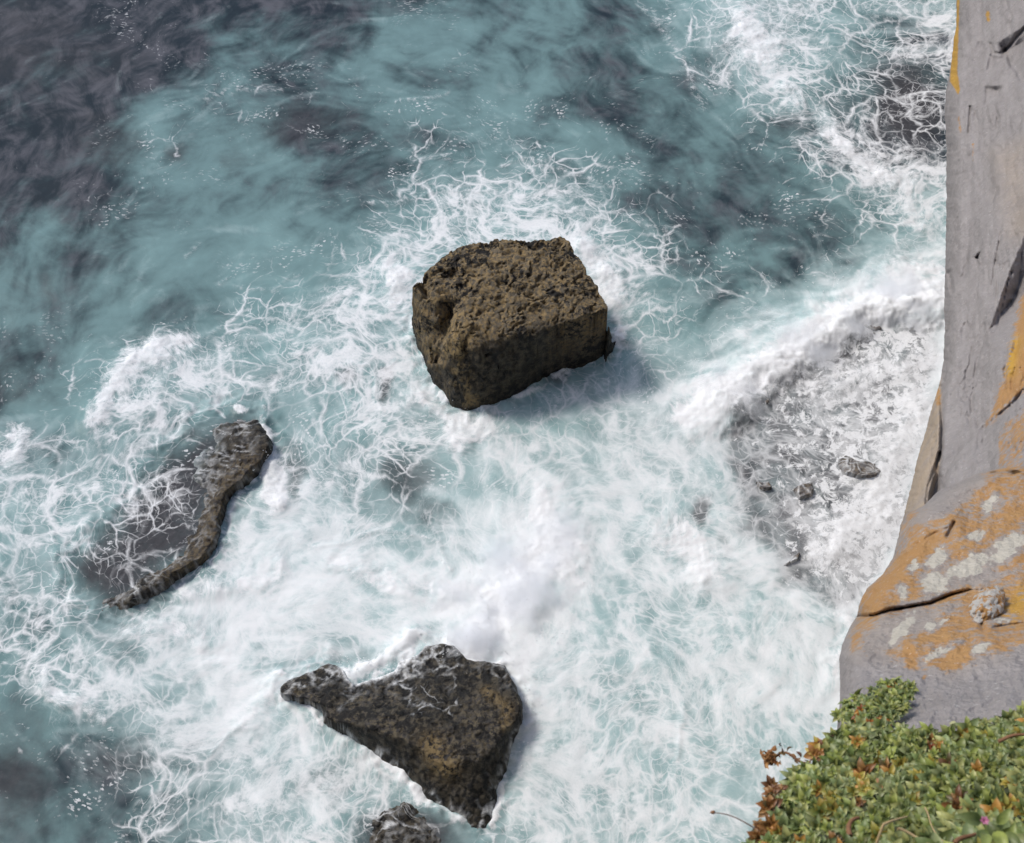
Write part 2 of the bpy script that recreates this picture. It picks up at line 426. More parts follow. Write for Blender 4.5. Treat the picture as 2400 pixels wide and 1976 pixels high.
# ------------------------------------------------------------------ foam lace shared by water and washed rock
def lace_nodes(s):
    q = s.at('flow', True)
    d1 = s.vm('SCALE', s.vm('SUBTRACT', s.noise(q, 1.0, 2, color=True), (.5, .5, .5)), sc=.75)
    d2 = s.vm('SCALE', s.vm('SUBTRACT', s.noise(q, 3.6, 4, .65, color=True), (.5, .5, .5)), sc=.11)
    q2 = s.vm('ADD', s.vm('ADD', q, d1), d2)
    n1 = s.noise(q, .50, 4, .6); n2 = s.noise(q, 2.4, 4, .65)
    L0 = s.ma('ADD', s.at('lace'), s.ma('MULTIPLY', s.ma('SUBTRACT', n1, .5), .9))
    L = s.ma('ADD', L0, s.ma('MULTIPLY', s.ma('SUBTRACT', n2, .5), .45), clamp=True)
    res = None
    for sc, k, off, p, amp in ((.45, .24, .18, 1.0, 1.0), (.95, .30, .22, 1.0, .95), (2.0, .36, .27, 1.0, .85), (4.6, .40, .36, 1.0, .6)):
        v = s.voro(q2, sc)
        th = s.ma('MULTIPLY', s.ma('POWER', s.ma('MAXIMUM', s.ma('SUBTRACT', L, off), .001), p), k)
        x = s.ma('SUBTRACT', 1.0, s.ma('DIVIDE', v, s.ma('ADD', th, .012)), clamp=True)
        f = s.ma('MULTIPLY', s.ma('POWER', x, 1.25), s.mr(L, off-.02, off+.20))
        f = s.ma('MULTIPLY', f, s.mr(s.noise(q2, sc*1.5, 5, .68), .34, .60, s.mr(L, .30, .62, .06*amp, .55*amp), amp))
        f = s.ma('MULTIPLY', f, s.mr(s.noise(s.vm('ADD', q, (sc*31, sc*17, 0)), .33, 3, .5), .36, .58, .12, 1.0))
        res = f if res is None else s.ma('SUBTRACT', s.ma('ADD', res, f), s.ma('MULTIPLY', res, f))
    # dense foam: a sheet with round openings
    for sc, am in ((.85, .9), (1.9, .75), (4.0, .5)):
        v = s.ma('ADD', s.voro(q2, sc, 'F1'), s.ma('MULTIPLY', s.ma('SUBTRACT', n2, .5), .55))
        r = s.ma('SUBTRACT', 1.04, s.ma('MULTIPLY', L, .85))
        f = s.ma('MULTIPLY', s.mr(v, s.ma('SUBTRACT', r, .10), s.ma('ADD', r, .26)), am)
        f = s.ma('MULTIPLY', f, s.mr(L, .42, .72))
        res = s.ma('SUBTRACT', s.ma('ADD', res, f), s.ma('MULTIPLY', res, f))
    return q, L, res

def water_material():
    s = N('sea_water')
    q, L, lace = lace_nodes(s)
    P = s.pos()
    fib, band = s.at('fibre'), s.at('band')
    wisps = s.noise(q, .75, 6, .62, .5); fine = s.noise(q, 5.0, 4, .6, .4)
    cloud = s.noise(P, .24, 7, .56, .3)
    T = s.ma('ADD', s.at('teal'), s.ma('ADD', s.ma('ADD', s.ma('MULTIPLY', s.ma('SUBTRACT', wisps, .5), .42), s.ma('ADD', s.ma('MULTIPLY', s.ma('SUBTRACT', band, .5), .12), s.ma('MULTIPLY', s.ma('SUBTRACT', fib, .5), .07))), s.ma('MULTIPLY', s.ma('SUBTRACT', cloud, .5), 1.25)), clamp=True)
    wq = s.vm('MULTIPLY', q, (1.0, .62, 1))
    dark = s.mix(s.mr(s.ma('ADD', s.ma('MULTIPLY', s.noise(wq, .8, 8, .66, .5), .80), s.ma('ADD', s.ma('MULTIPLY', fib, .08), s.ma('MULTIPLY', band, .12))), .40, .68), (.022, .033, .043), (.112, .115, .132))
    teal = s.mix(T, (.052, .086, .095), (.245, .395, .400))
    base = s.mix(s.mr(T, .05, .55), dark, teal)
    bed_shade_n = s.mr(s.ma('ADD', s.at('bed_shade'), s.ma('MULTIPLY', s.ma('SUBTRACT', s.noise(P, 1.1, 7, .72), .5), .6)), .08, 1.0)
    base = s.mix(bed_shade_n, base, s.mix(fine, (.028, .031, .036), (.090, .087, .094)))
    M0 = s.ma('ADD', s.at('milk'), s.ma('ADD', s.ma('MULTIPLY', s.ma('SUBTRACT', s.noise(q, .8, 8, .68, .4), .5), .95), s.ma('ADD', s.ma('MULTIPLY', s.ma('SUBTRACT', band, .5), .30), s.ma('MULTIPLY', s.ma('SUBTRACT', fib, .5), .10))))
    M = s.ma('MAXIMUM', s.ma('MINIMUM', M0, 1.0), 0.0)
    M = s.ma('MULTIPLY', s.mr(M, .16, 1.12, smooth=False), .88)
    M = s.ma('MULTIPLY', M, s.ma('SUBTRACT', 1.0, s.ma('MULTIPLY', bed_shade_n, .72)))
    base = s.mix(M, base, s.mix(s.at('shelf'), (.62, .72, .725), (.215, .207, .217)))
    churn = s.ma('MULTIPLY', s.ma('MULTIPLY', s.mr(M0, .48, .98), .95), s.ma('SUBTRACT', 1.0, s.ma('MULTIPLY', s.ma('MAXIMUM', bed_shade_n, s.at('shelf')), .8)))
    base = s.mix(churn, base, (.80, .835, .84))
    # thick foam with ragged soft edges
    pf = s.ma('ADD', s.at('puff'), s.ma('MULTIPLY', s.ma('SUBTRACT', s.noise(q, 1.7, 9, .74, .3), .5), 1.9))
    sheet = s.ma('MULTIPLY', s.mr(pf, .26, .74), s.mr(s.noise(q, 1.2, 7, .7), .3, .6, .70, .98))
    ln = s.ma('MULTIPLY', s.at('line'), s.mr(s.noise(q, 3.2, 6, .72), .44, .66))
    hole = s.ma('ADD', s.noise(P, 2.1, 8, .74, .5), s.ma('SUBTRACT', s.ma('MULTIPLY', s.ma('SUBTRACT', s.at('milk'), .75), .3), s.ma('MULTIPLY', s.at('holes'), .055)))
    shelfn = s.ma('MULTIPLY', s.at('shelf'), s.mr(hole, .470, .560))
    shelfn = s.ma('MULTIPLY', shelfn, .9)
    nosh = s.ma('SUBTRACT', 1.0, s.ma('MULTIPLY', s.at('shelf'), .0))
    fbr = s.ma('MULTIPLY', s.mr(s.ma('ADD', fib, s.ma('MULTIPLY', s.ma('SUBTRACT', s.noise(q, 3.5, 5, .7), .5), .5)), .60, .82), s.mr(L, .28, .75, 0, .20))
    lace = s.ma('MULTIPLY', lace, s.mr(s.at('milk'), .30, .80, .92, .60))
    lace = s.ma('SUBTRACT', s.ma('ADD', lace, fbr), s.ma('MULTIPLY', lace, fbr))
    foam = s.ma('MAXIMUM', s.ma('MULTIPLY', s.ma('MAXIMUM', lace, sheet), nosh), s.ma('MAXIMUM', ln, shelfn))
    grain = s.noise(q, 9, 5, .72)
    foam = s.ma('MULTIPLY', foam, s.mr(grain, .25, .55, .72, 1.0))
    fl = s.voro(s.vm('ADD', s.vm('MULTIPLY', q, (.7, 1.25, 1)), s.vm('SCALE', s.noise(q, 6, 2, color=True), sc=.25)), 4.6, 'F1'); flg = s.mr(s.noise(q, .42, 6, .75), .53, .66)
    fleck = s.ma('MULTIPLY', s.mr(fl, .30, .16), s.ma('MULTIPLY', flg, s.mr(s.at('lace'), .03, .2)))
    foam = s.ma('MAXIMUM', foam, s.ma('MULTIPLY', fleck, .75))
    col = s.mix(foam, base, (.84, .85, .86))
    rip = s.ma('ADD', s.ma('MULTIPLY', s.noise(q, 1.3, 5, .6, .4), .6), s.ma('MULTIPLY', s.noise(P, 5, 4, .6), .16))
    h = s.ma('ADD', s.ma('MULTIPLY', rip, .26), s.ma('ADD', s.ma('MULTIPLY', foam, .16), s.ma('MULTIPLY', s.ma('MULTIPLY', grain, foam), .25)))
    s.set(Base_Color=col, Roughness=s.mix(foam, (.24,)*3, (.9,)*3), IOR=1.33, Normal=s.bump(h, .30, .10))
    s.put(s.b.inputs['Specular IOR Level'], s.ma('MULTIPLY', s.ma('MULTIPLY', s.ma('SUBTRACT', 1.0, s.ma('MAXIMUM', foam, M)), s.mr(s.at('lace'), .1, .5, 1.0, .15)), .16))
    return s.m
WATER = water_material()
sea = mesh_np('sea', np.stack([sx, sy, sz], -1), grid_faces(*SX.shape), WATER,
    dict(teal=fld['teal'], milk=fld['milk'], lace=fld['lace'], puff=fld['puff'], line=fld['line'], bed_shade=fld['bed_shade'], shelf=fld['shelf'], holes=fld['holes'], fibre=lic_at(LIC1, sx, sy), band=lic_at(LIC2, sx, sy), surge=fld['surge'],
         flow=np.stack([fld['qx'], fld['qy'], sx*0], -1)))
tag(sea, kind='structure')

# ------------------------------------------------------------------ rocks in the water
def rock_material(name, tan=(.165, .125, .072), grey=(.075, .071, .066), blk=(.018, .017, .016), wash=False, cover=.5):
    s = N(name); P = s.pos()
    n = s.noise(P, 2.2, 6, .68); m = s.noise(P, 6.5, 5, .65, .4); big = s.noise(P, .7, 3, .5)
    col = s.mix(s.mr(m, .40, .62), grey, tan)
    n4 = s.ma('ADD', s.ma('MULTIPLY', n, .45), s.ma('MULTIPLY', s.noise(P, 4.6, 5, .66, .3), .55))
    col = s.mix(s.mr(s.ma('ADD', n4, s.ma('MULTIPLY', s.ma('SUBTRACT', big, .5), .4)), .42+cover*.12, .34+cover*.12), col, blk)
    col = s.mix(s.at('wet_shade'), col, s.mix(s.mr(n4, .44, .60), (.008, .008, .008), (.060, .052, .038)))  # near-black for wet rock and for shade painted on some faces
    col = s.mix(s.ma('MULTIPLY', s.at('golden'), s.mr(m, .38, .55)), col, (.25, .18, .085))
    rough = s.mix(s.at('wet_shade'), (.85,)*3, (.55,)*3)
    s.put(s.b.inputs['Specular IOR Level'], .22)
    h = s.ma('ADD', s.ma('MULTIPLY', n, .6), s.ma('MULTIPLY', s.noise(P, 14, 5, .7), .5))
    if wash:
        q, L, lace = lace_nodes(s)
        streak = s.ma('MAXIMUM', s.at('streak'), s.at('swash'))
        col = s.mix(s.at('film'), col, (.26, .31, .32))
        f = s.ma('MAXIMUM', lace, streak)
        f = s.ma('MULTIPLY', f, s.mr(s.noise(q, 9, 3), .3, .55, .5, 1))
        col = s.mix(f, col, (.84, .86, .87))
        h = s.ma('ADD', h, s.ma('MULTIPLY', f, .4))
    s.set(Base_Color=col, Roughness=rough, Normal=s.bump(h, .8, .10))
    return s.m
def rock(name, top_px, base_px, H, mat, res=.05, dome=.15, curve=1.0, pits=.12, rough=.12, tilt=None, extra=None, skirt=1.2, seed=0, wetline=.6, round_=0, jit=.10):
    TZ = np.array([q[2] if len(q) > 2 else H for q in top_px], float)
    T = [W2([q[:2]], h)[0] for q, h in zip(top_px, TZ)]; B = W2(base_px, 0.0)
    allp = np.array(T+B); x0, y0 = allp.min(0)-skirt; x1, y1 = allp.max(0)+skirt
    X, Y = np.meshgrid(np.arange(x0, x1, res), np.arange(y0, y1, res)); sh = X.shape
    x, y = X.ravel(), Y.ravel()
    wx = .10*fbm(x/.9, y/.9, o=4, seed=seed+1); wy = .10*fbm(x/.9, y/.9, o=4, seed=seed+2)
    dB, dT = sdf(x+wx, y+wy, B), sdf(x+wx, y+wy, T)
    dBp = np.clip(dB, 0, None); out = np.clip(-dT, 0, None)
    t = np.where(dT >= 0, 1.0, dBp/(dBp+out+1e-6))
    if TZ.max()-TZ.min() > 1e-6:
        ws = 0; hs = 0
        for (a_, b_), h_ in zip(T, TZ):
            w_ = 1/((x-a_)**2+(y-b_)**2+.15)**1.6; ws = ws+w_; hs = hs+w_*h_
        Hf = hs/ws
    else: Hf = H
    tc = np.clip(t, 0, 1); z = Hf*(tc**curve if round_ == 0 else (1-round_)*tc**curve+round_*np.sin(tc*math.pi/2)**.85)
    z = np.where(dB < 0, np.maximum(dB*3.0, -1.4), z)
    z += dome*(1-np.exp(-np.clip(dT, 0, None)/.8))*np.where(dT > 0, 1, 0)
    body = sstep(-.2, .3, dB)
    if tilt is not None: z += tilt(x, y, x*0+z)*body
    z += body*rough*fbm(x/1.1, y/1.1, z/1.1, o=5, seed=seed+3, gain=.55)
    if pits: 
        p = fbm(x/.42, y/.42, z/.8, o=3, seed=seed+4, gain=.6)
        z -= body*pits*sstep(.12, .42, p); z -= body*.4*pits*sstep(.1, .35, perlin(x/.17, y/.17, z/.3, seed=seed+6))
    if extra: z = extra(x, y, z)
    jx = x+jit*body*fbm(y/.5, z/.5, x/.8, o=4, seed=seed+7); jy = y+jit*body*fbm(x/.5, z/.5, y/.8, o=4, seed=seed+8)
    Fq = grid_faces(*sh); keep = (z[Fq] > -1.2).any(1); Fq = Fq[keep]
    used = np.unique(Fq); rm = np.full(len(x), -1); rm[used] = np.arange(len(used))
    f = sea_fields(x[used], y[used])
    zz = z[used]; V = np.stack([jx[used], jy[used], zz], -1)
    wet_shade = np.clip(1-sstep(wetline*.5, wetline*1.2, zz+.35*fbm(x[used]/.7, y[used]/.7, seed=seed+9)), 0, 1)
    sw = sstep(.75, .0, zz+.5*fbm(x[used]/1.1, y[used]/1.1, o=3, seed=seed+11))*np.clip(2.6*ridged(x[used]/.5, y[used]/.5, zz/1.2, o=4, seed=seed+12)-1.25, 0, 1)*.85
    at = dict(lace=f['lace'], flow=np.stack([f['qx'], f['qy'], f['qx']*0], -1), wet_shade=wet_shade, golden=zz*0, streak=zz*0, swash=sw, film=zz*0)
    return V, rm[Fq], at, dict(x=x[used], y=y[used], z=zz)

# big boulder
BT = [(968,668),(990,642),(1014,626),(1034,602),(1058,586),(1090,575),(1132,566),(1184,560),(1232,562),(1284,561),(1312,553),(1326,559),(1340,577),(1362,611),(1377,640),(1391,655),(1408,686),(1430,722),(1436,745),
      (1430,778),(1398,772),(1340,762),(1290,768),(1230,785),(1170,794),(1115,802),(1075,796),(1056,772),(1060,730),(1040,708),(1000,702)]
BB = [(958,720),(962,665),(990,640),(1030,610),(1060,600),(1130,590),(1230,590),(1310,585),(1345,600),(1400,690),(1440,760),(1446,785),(1434,812),(1417,838),(1376,855),(1315,868),(1274,884),(1240,913),(1194,936),(1139,956),(1090,966),(1061,953),(1036,923),(1005,880),(983,820),(966,765)]
# far sides of the base lie under the top edge: same plan outline
BB_plan = W2(BT[:19], 3.0) 
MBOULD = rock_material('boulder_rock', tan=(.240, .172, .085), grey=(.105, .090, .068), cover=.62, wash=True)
def boulder():
    H = 3.4
    tpts = W2(BT, H)
    base = [q for q in W2([(1446,785),(1434,812),(1417,838),(1376,855),(1315,868),(1274,884),(1240,913),(1194,936),(1139,956),(1090,966),(1061,953),(1036,923),(1005,880),(983,820),(964,765)], 0)]
    far = [(x*1.0, y+.12) for x, y in tpts[:19]]
    B = far+base
    bpx = to_px(np.array([(x, y, 0) for x, y in B]))
    bpx = list(zip(*bpx))
    def extra(x, y, z):
        # cleft on the left shoulder
        px, py = to_px(np.stack([x, y, np.maximum(z, 0)], -1))
        d = seg_dist(px, py, [(1052,715),(1045,750),(1030,790),(1020,830)], False)
        z = z-1.0*np.exp(-(d/13)**2)*sstep(.1, .6, z)
        d = seg_dist(px, py, [(994,655),(995,690)], False); z = z-.5*np.exp(-(d/8)**2)
        d = seg_dist(px, py, [(1250,575),(1262,578)], False); z = z-.35*np.exp(-(d/9)**2)
        d = seg_dist(px, py, [(1045,650),(1060,645)], False); z = z-.22*np.exp(-(d/10)**2)
        return z
    V, Fq, at, g = rock('boulder', BT, bpx, H, MBOULD, res=.038, dome=.34, curve=.62, pits=.15, rough=.14, extra=extra, round_=.75, jit=.16, seed=200,
                        wetline=.75)
    px, py = to_px(V)
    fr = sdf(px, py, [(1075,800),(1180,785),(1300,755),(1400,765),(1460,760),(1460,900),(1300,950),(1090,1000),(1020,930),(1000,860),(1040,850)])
    at['wet_shade'] = np.maximum(at['wet_shade'], sstep(-18, 22, fr+14*fbm(V[:, 0]/.5, V[:, 1]/.5, V[:, 2]/.4, seed=227))*.92)  # shade of the front face painted dark, on top of the wet waterline
    px, py = to_px(V)
    at['golden'] = .75*(.8*np.exp(-(seg_dist(px, py, [(1060,780),(1100,790),(1070,820)], False)/26)**2)+.9*sstep(.1, .3, fbm(V[:, 0]/.5, V[:, 1]/.5, V[:, 2]/.3, seed=223))*np.exp(-(seg_dist(px, py, [(1070,840),(1080,900),(1095,940)], False)/40)**2))
    at['wet_shade'] *= 1-.8*np.clip(at['golden'], 0, 1)
    at['lace'] = at['lace']*0; at['swash'] = at['swash']*0
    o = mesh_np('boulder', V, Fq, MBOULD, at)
    tag(o, 'large flat topped brown boulder standing in the surf, highest of the sea rocks', 'boulder')
boulder()

# low triangular rock, lower centre
TRI_TOP = [(664,1612,.5),(690,1592,.3),(733,1573,.2),(773,1556,.15),(800,1570,.2),(829,1609,.35),(882,1593,.3),(925,1579,.3),(934,1555,.25),(972,1541,.25),(998,1516,.2),(1065,1512,.25),(1091,1547,.5),(1138,1551,.6),(1181,1567,.7),(1205,1607,.9),(1220,1649,1.0),(1210,1682,1.1),(1165,1745,1.3),(1120,1790,1.35),(1060,1800,1.4),(1021,1783,1.5),(985,1750,1.5),(952,1733,1.5),(919,1726,1.45),(879,1713,1.4),(815,1694,1.2),(763,1683,1.0),(768,1652,.9),(733,1647,.7),(668,1628,.6)]
MTRI = rock_material('triangle_rock', tan=(.135, .112, .072), grey=(.046, .044, .047), cover=.95, wash=True)
def triangle():
    H = 1.0
    V, Fq, at, g = rock('sea_rock', TRI_TOP, TRI_BASE, H, MTRI, res=.04, dome=.10, curve=.8, pits=.05, rough=.09, seed=300, wetline=.3)
    px, py = to_px(V)
    at['lace'] = np.clip(at['lace']*0, 0, 1)
    washed = np.exp(-(np.clip(sdf(px, py, [(930,1550),(1000,1510),(1090,1545),(1080,1640),(1010,1690),(960,1640)]), -60, 0)/35)**2)
    st = np.clip(fbm(px/9+.05*py/9, py/55, o=4, seed=311)-.05, 0, 1)*2.2
    at['streak'] = washed*0; at['lace'] = washed*.22
    edge = seg_dist(px, py, [(800,1560),(829,1600),(925,1572),(998,1508)], False)
    at['streak'] = np.maximum(at['streak'], np.clip(1.2*np.exp(-(edge/9)**2)+.6*fbm(px/12, py/12, seed=313)*np.exp(-(edge/25)**2), 0, 1))
    at['wet_shade'] = np.clip(np.maximum(at['wet_shade'], np.maximum(washed*.75, sstep(1560, 1800, px+py*.5-200)*0)), 0, 1)
    at['wet_shade'] = np.maximum(at['wet_shade'], .30+.60*sstep(-.06, .20, fbm(V[:, 0]/1.3, V[:, 1]/1.3, o=5, seed=331, gain=.6)))
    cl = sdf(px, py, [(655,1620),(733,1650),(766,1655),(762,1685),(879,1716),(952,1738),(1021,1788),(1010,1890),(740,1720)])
    at['wet_shade'] = np.maximum(at['wet_shade'], sstep(-8, 8, cl)*.9)  # shade of the lower-left cliff face painted into the colour
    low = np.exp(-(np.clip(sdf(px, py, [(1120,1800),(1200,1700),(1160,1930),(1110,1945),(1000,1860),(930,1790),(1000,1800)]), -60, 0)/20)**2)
    at['wet_shade'] = np.maximum(at['wet_shade'], low*.85)  # shadow side at the lower right painted dark
    at['golden'] = .75*np.exp(-(seg_dist(px, py, [(1010,1745),(1030,1790),(1050,1800)], False)/26)**2)+.5*np.exp(-(seg_dist(px, py, [(1140,1620),(1190,1660),(1185,1700)], False)/14)**2)
    o = mesh_np('sea_rock', V, Fq, MTRI, at)
    tag(o, 'low wedge shaped dark rock with a pointed left end, white splash breaking behind it', 'sea rock')
triangle()

# left rock, half under a film of water
LR_TOP = [(560,1010),(600,1000),(624,1015),(634,1045),(600,1085),(560,1120),(530,1150),(512,1200),(500,1255),(470,1300),(430,1325),(390,1350),(350,1375),(300,1400),(330,1370),(390,1330),(440,1290),(475,1240),(490,1180),(520,1110)]
MLEFT = rock_material('washed_rock', tan=(.12, .095, .062), grey=(.050, .046, .048), cover=.35, wash=True)
def left_rock():
    RIDGE = [(600,1000),(630,1040),(590,1090),(545,1130),(520,1180),(500,1250),(470,1310),(400,1350),(330,1400),(250,1425)]
    def sink(x, y, z):
        px, py = to_px(np.stack([x, y, np.maximum(z, 0)], -1))
        d = seg_dist(px, py, RIDGE, False)
        return z-1.25*np.clip(d/150-.10, 0, 1.4)*(1-.68*sstep(1200, 1060, py))-.13+.16*fbm(x/.8, y/.8, o=4, seed=431)
    V, Fq, at, g = rock('washed_rock', LR_TOP, LR_BASE, .66, MLEFT, res=.045, dome=.05, curve=1.0, pits=.05, rough=.08, seed=400, wetline=.2, extra=sink)
    px, py = to_px(V)
    right = np.exp(-(seg_dist(px, py, [(590,1090),(545,1130),(520,1180),(500,1250),(470,1310),(400,1350)], False)/30)**2)
    edge = sdf(px, py, LR_BASE); at['wet_shade'] = np.clip(.85-.95*right+1.0*sstep(15, 3, edge), 0, 1)
    at['golden'] = .16*right*(1-sstep(16, 4, edge)); at['wet_shade'] = np.maximum(at['wet_shade'], .45)
    at['film'] = .8*sstep(45, 120, seg_dist(px, py, [(600,1000),(630,1040),(590,1090),(545,1130),(520,1180),(500,1250),(470,1310),(400,1350),(330,1400),(250,1425)], False))*sstep(.30, -.10, V[:, 2]+.25*fbm(V[:, 0]/1.2, V[:, 1]/1.2, o=4, seed=433))
    st = np.clip(fbm(px/50, (py+.12*px+18*np.sin(px/55))/6, o=4, seed=411)-.30, 0, 1)*2.6
    at['streak'] = np.clip(st, 0, .6)*np.exp(-(seg_dist(px, py, [(550,1000),(530,1060),(480,1100)], False)/60)**2)*sstep(8, 40, edge)
    at['lace'] = np.clip(at['lace']-.04-.45*sstep(400, 560, px)-.3*right, 0, 1)
    at['swash'] = at['swash']*.45
    o = mesh_np('washed_rock', V, Fq, MLEFT, at)
    tag(o, 'dark curved rock under a thin film of foamy water, leftmost of the sea rocks', 'sea rock')
left_rock()

# low rock almost covered by the sea at the bottom edge
def low_rock():
    top = [(880,1935),(915,1890),(945,1880),(985,1905),(1015,1945),(1020,1990),(960,2020),(890,2010)]
    base = [(840,1965),(862,1905),(915,1868),(950,1862),(1000,1890),(1040,1935),(1060,1990),(1040,2050),(960,2070),(860,2060)]
    V, Fq, at, g = rock('low_rock', top, base, .34, MTRI, res=.045, dome=.06, curve=.7, pits=.05, rough=.14, seed=450, wetline=.2)
    V[:, 2] -= .25
    at['wet_shade'] = at['wet_shade']*0+.8; at['lace'] = at['lace']*.7; at['swash'] = at['swash']*.35
    o = mesh_np('low_rock', V, Fq, MTRI, at)
    tag(o, 'low dark rock barely above the water at the bottom edge, laced with foam', 'sea rock')
low_rock()

# small rocks breaking the foam on the shelf by the cliff
MSMALL = rock_material('shelf_rock', tan=(.17, .14, .11), grey=(.12, .112, .112), cover=.2, wash=True)
SM = [([(1975,1080),(1990,1072),(2020,1078),(2045,1082),(2060,1095),(2050,1108),(2010,1112),(1985,1102)], 'long low brown rock awash in white foam close to the cliff'),
 ([(1868,1145),(1885,1133),(1905,1130),(1912,1140),(1900,1158),(1878,1165)], 'small pointed brown rock poking out of foam left of the long low rock'),
 ([(1855,1305),(1875,1288),(1862,1310),(1830,1325)], 'narrow sliver of rock tilted in the foam below the pointed rock'),
 ([(2005,720),(2025,722),(2060,745),(2070,765),(2045,770),(2010,755)], 'dark rock behind the breaking wave crest near the cliff wall'),
 ([(1960,785),(1985,765),(2005,760),(1990,785),(1965,800)], 'dark rock at the foot of the breaking crest, left of its neighbour by the wall'),
 ([(1790,925),(1802,928),(1806,945),(1795,948)], 'tiny brown rock under the lower end of the breaking crest'),
 ([(1772,1128),(1800,1122),(1812,1135),(1790,1145)], 'flat brown rock just showing through foam, left of the pointed rock')]
for i, (pts, lab) in enumerate(SM):
    cx = sum(p[0] for p in pts)/len(pts); cy = sum(p[1] for p in pts)/len(pts)
    grow = [(cx+(a-cx)*1.35, cy+(b-cy)*1.35) for a, b in pts]
    V, Fq, at, g = rock('shelf_rock', pts, grow, .32, MSMALL, res=.035, dome=.12, curve=.8, pits=.06, rough=.16, skirt=.5, seed=500+i*10, wetline=.15)
    V[:, 2] -= .16
    at['lace'] = at['lace']*.75; at['wet_shade'] = at['wet_shade']*.6
    o = mesh_np('shelf_rock', V, Fq, MSMALL, at)
    tag(o, lab, 'rock', 'small rocks awash on the shelf')

# ------------------------------------------------------------------ cliff
def interp(tbl, py):
    a = np.array(sorted(tbl)); return np.interp(py, a[:, 0], a[:, 1])
WALL_S = [(-700,2268),(0,2242),(58,2241),(101,2235),(158,2228),(201,2219),(253,2214),(345,2218),(432,2218),(500,2218),(644,2215),(730,2212),(759,2215),(788,2214),(845,2211),(892,2204),(932,2192),(975,2178),(1000,2173),(1079,2149),(1145,2135),(1207,2118),(1304,2094),(1400,2070),(1600,2050)]
LEDGE_S = [(1000,2900),(1040,2600),(1085,2400),(1110,2290),(1150,2200),(1185,2165),(1207,2120),(1304,2095),(1346,2069),(1380,2031),(1415,2014),(1442,2009),(1473,1990),(1511,1974),(1543,1967),(1600,1969),(1650,1968),(1720,1960),(1850,1935),(2100,1900)]
def blob_poly(px, py, pts, soft): return sstep(-soft, soft, sdf(px, py, pts))
def cliff_material(name):
    s = N(name); P = s.pos()
    big = s.noise(P, 1.1, 4, .55); mid = s.noise(P, 6, 5, .62); fine = s.noise(P, 38, 4, .65)
    st = s.at('strata')
    g = s.ma('ADD', s.ma('MULTIPLY', st, .16), s.ma('ADD', s.ma('MULTIPLY', s.ma('ADD', mid, s.ma('MULTIPLY', big, .6)), .42), s.ma('MULTIPLY', fine, .35)))
    col = s.mix(s.mr(g, .30, 1.0), (.225, .207, .202), (.375, .35, .34))
    col = s.mix(s.ma('MULTIPLY', s.at('brown'), s.mr(mid, .3, .6, .5, 1)), col, (.40, .31, .215))
    pl = s.ma('ADD', s.at('pale'), s.ma('MULTIPLY', s.ma('SUBTRACT', s.noise(P, 16, 5, .7), .5), 1.1))
    col = s.mix(s.ma('MULTIPLY', s.mr(pl, .42, .62), .85), col, s.mix(fine, (.40, .37, .30), (.60, .57, .50)))
    li = s.ma('ADD', s.at('lichen'), s.ma('ADD', s.ma('MULTIPLY', s.ma('SUBTRACT', s.noise(P, 9, 6, .74), .5), 1.25), s.ma('MULTIPLY', s.ma('SUBTRACT', s.noise(P, 30, 5, .78), .5), 1.8)))
    oc = s.mix(s.noise(P, 14, 4, .6), (.36, .165, .04), (.45, .265, .095))
    oc = s.mix(s.at('yellow'), oc, (.52, .29, .02))
    col = s.mix(s.ma('MULTIPLY', s.mr(li, .38, .74), .86), col, oc)
    speck = s.mr(s.noise(P, 70, 2, .5), .66, .74)
    col = s.mix(s.ma('MULTIPLY', speck, .35), col, (.7, .69, .66))
    h = s.ma('ADD', s.ma('MULTIPLY', mid, .5), s.ma('ADD', s.ma('MULTIPLY', fine, .35), s.ma('MULTIPLY', st, .15)))
    s.set(Base_Color=col, Roughness=.9, Normal=s.bump(h, .9, .05))
    s.put(s.b.inputs['Specular IOR Level'], .25)
    return s.m
MCLIFF = cliff_material('cliff_stone')

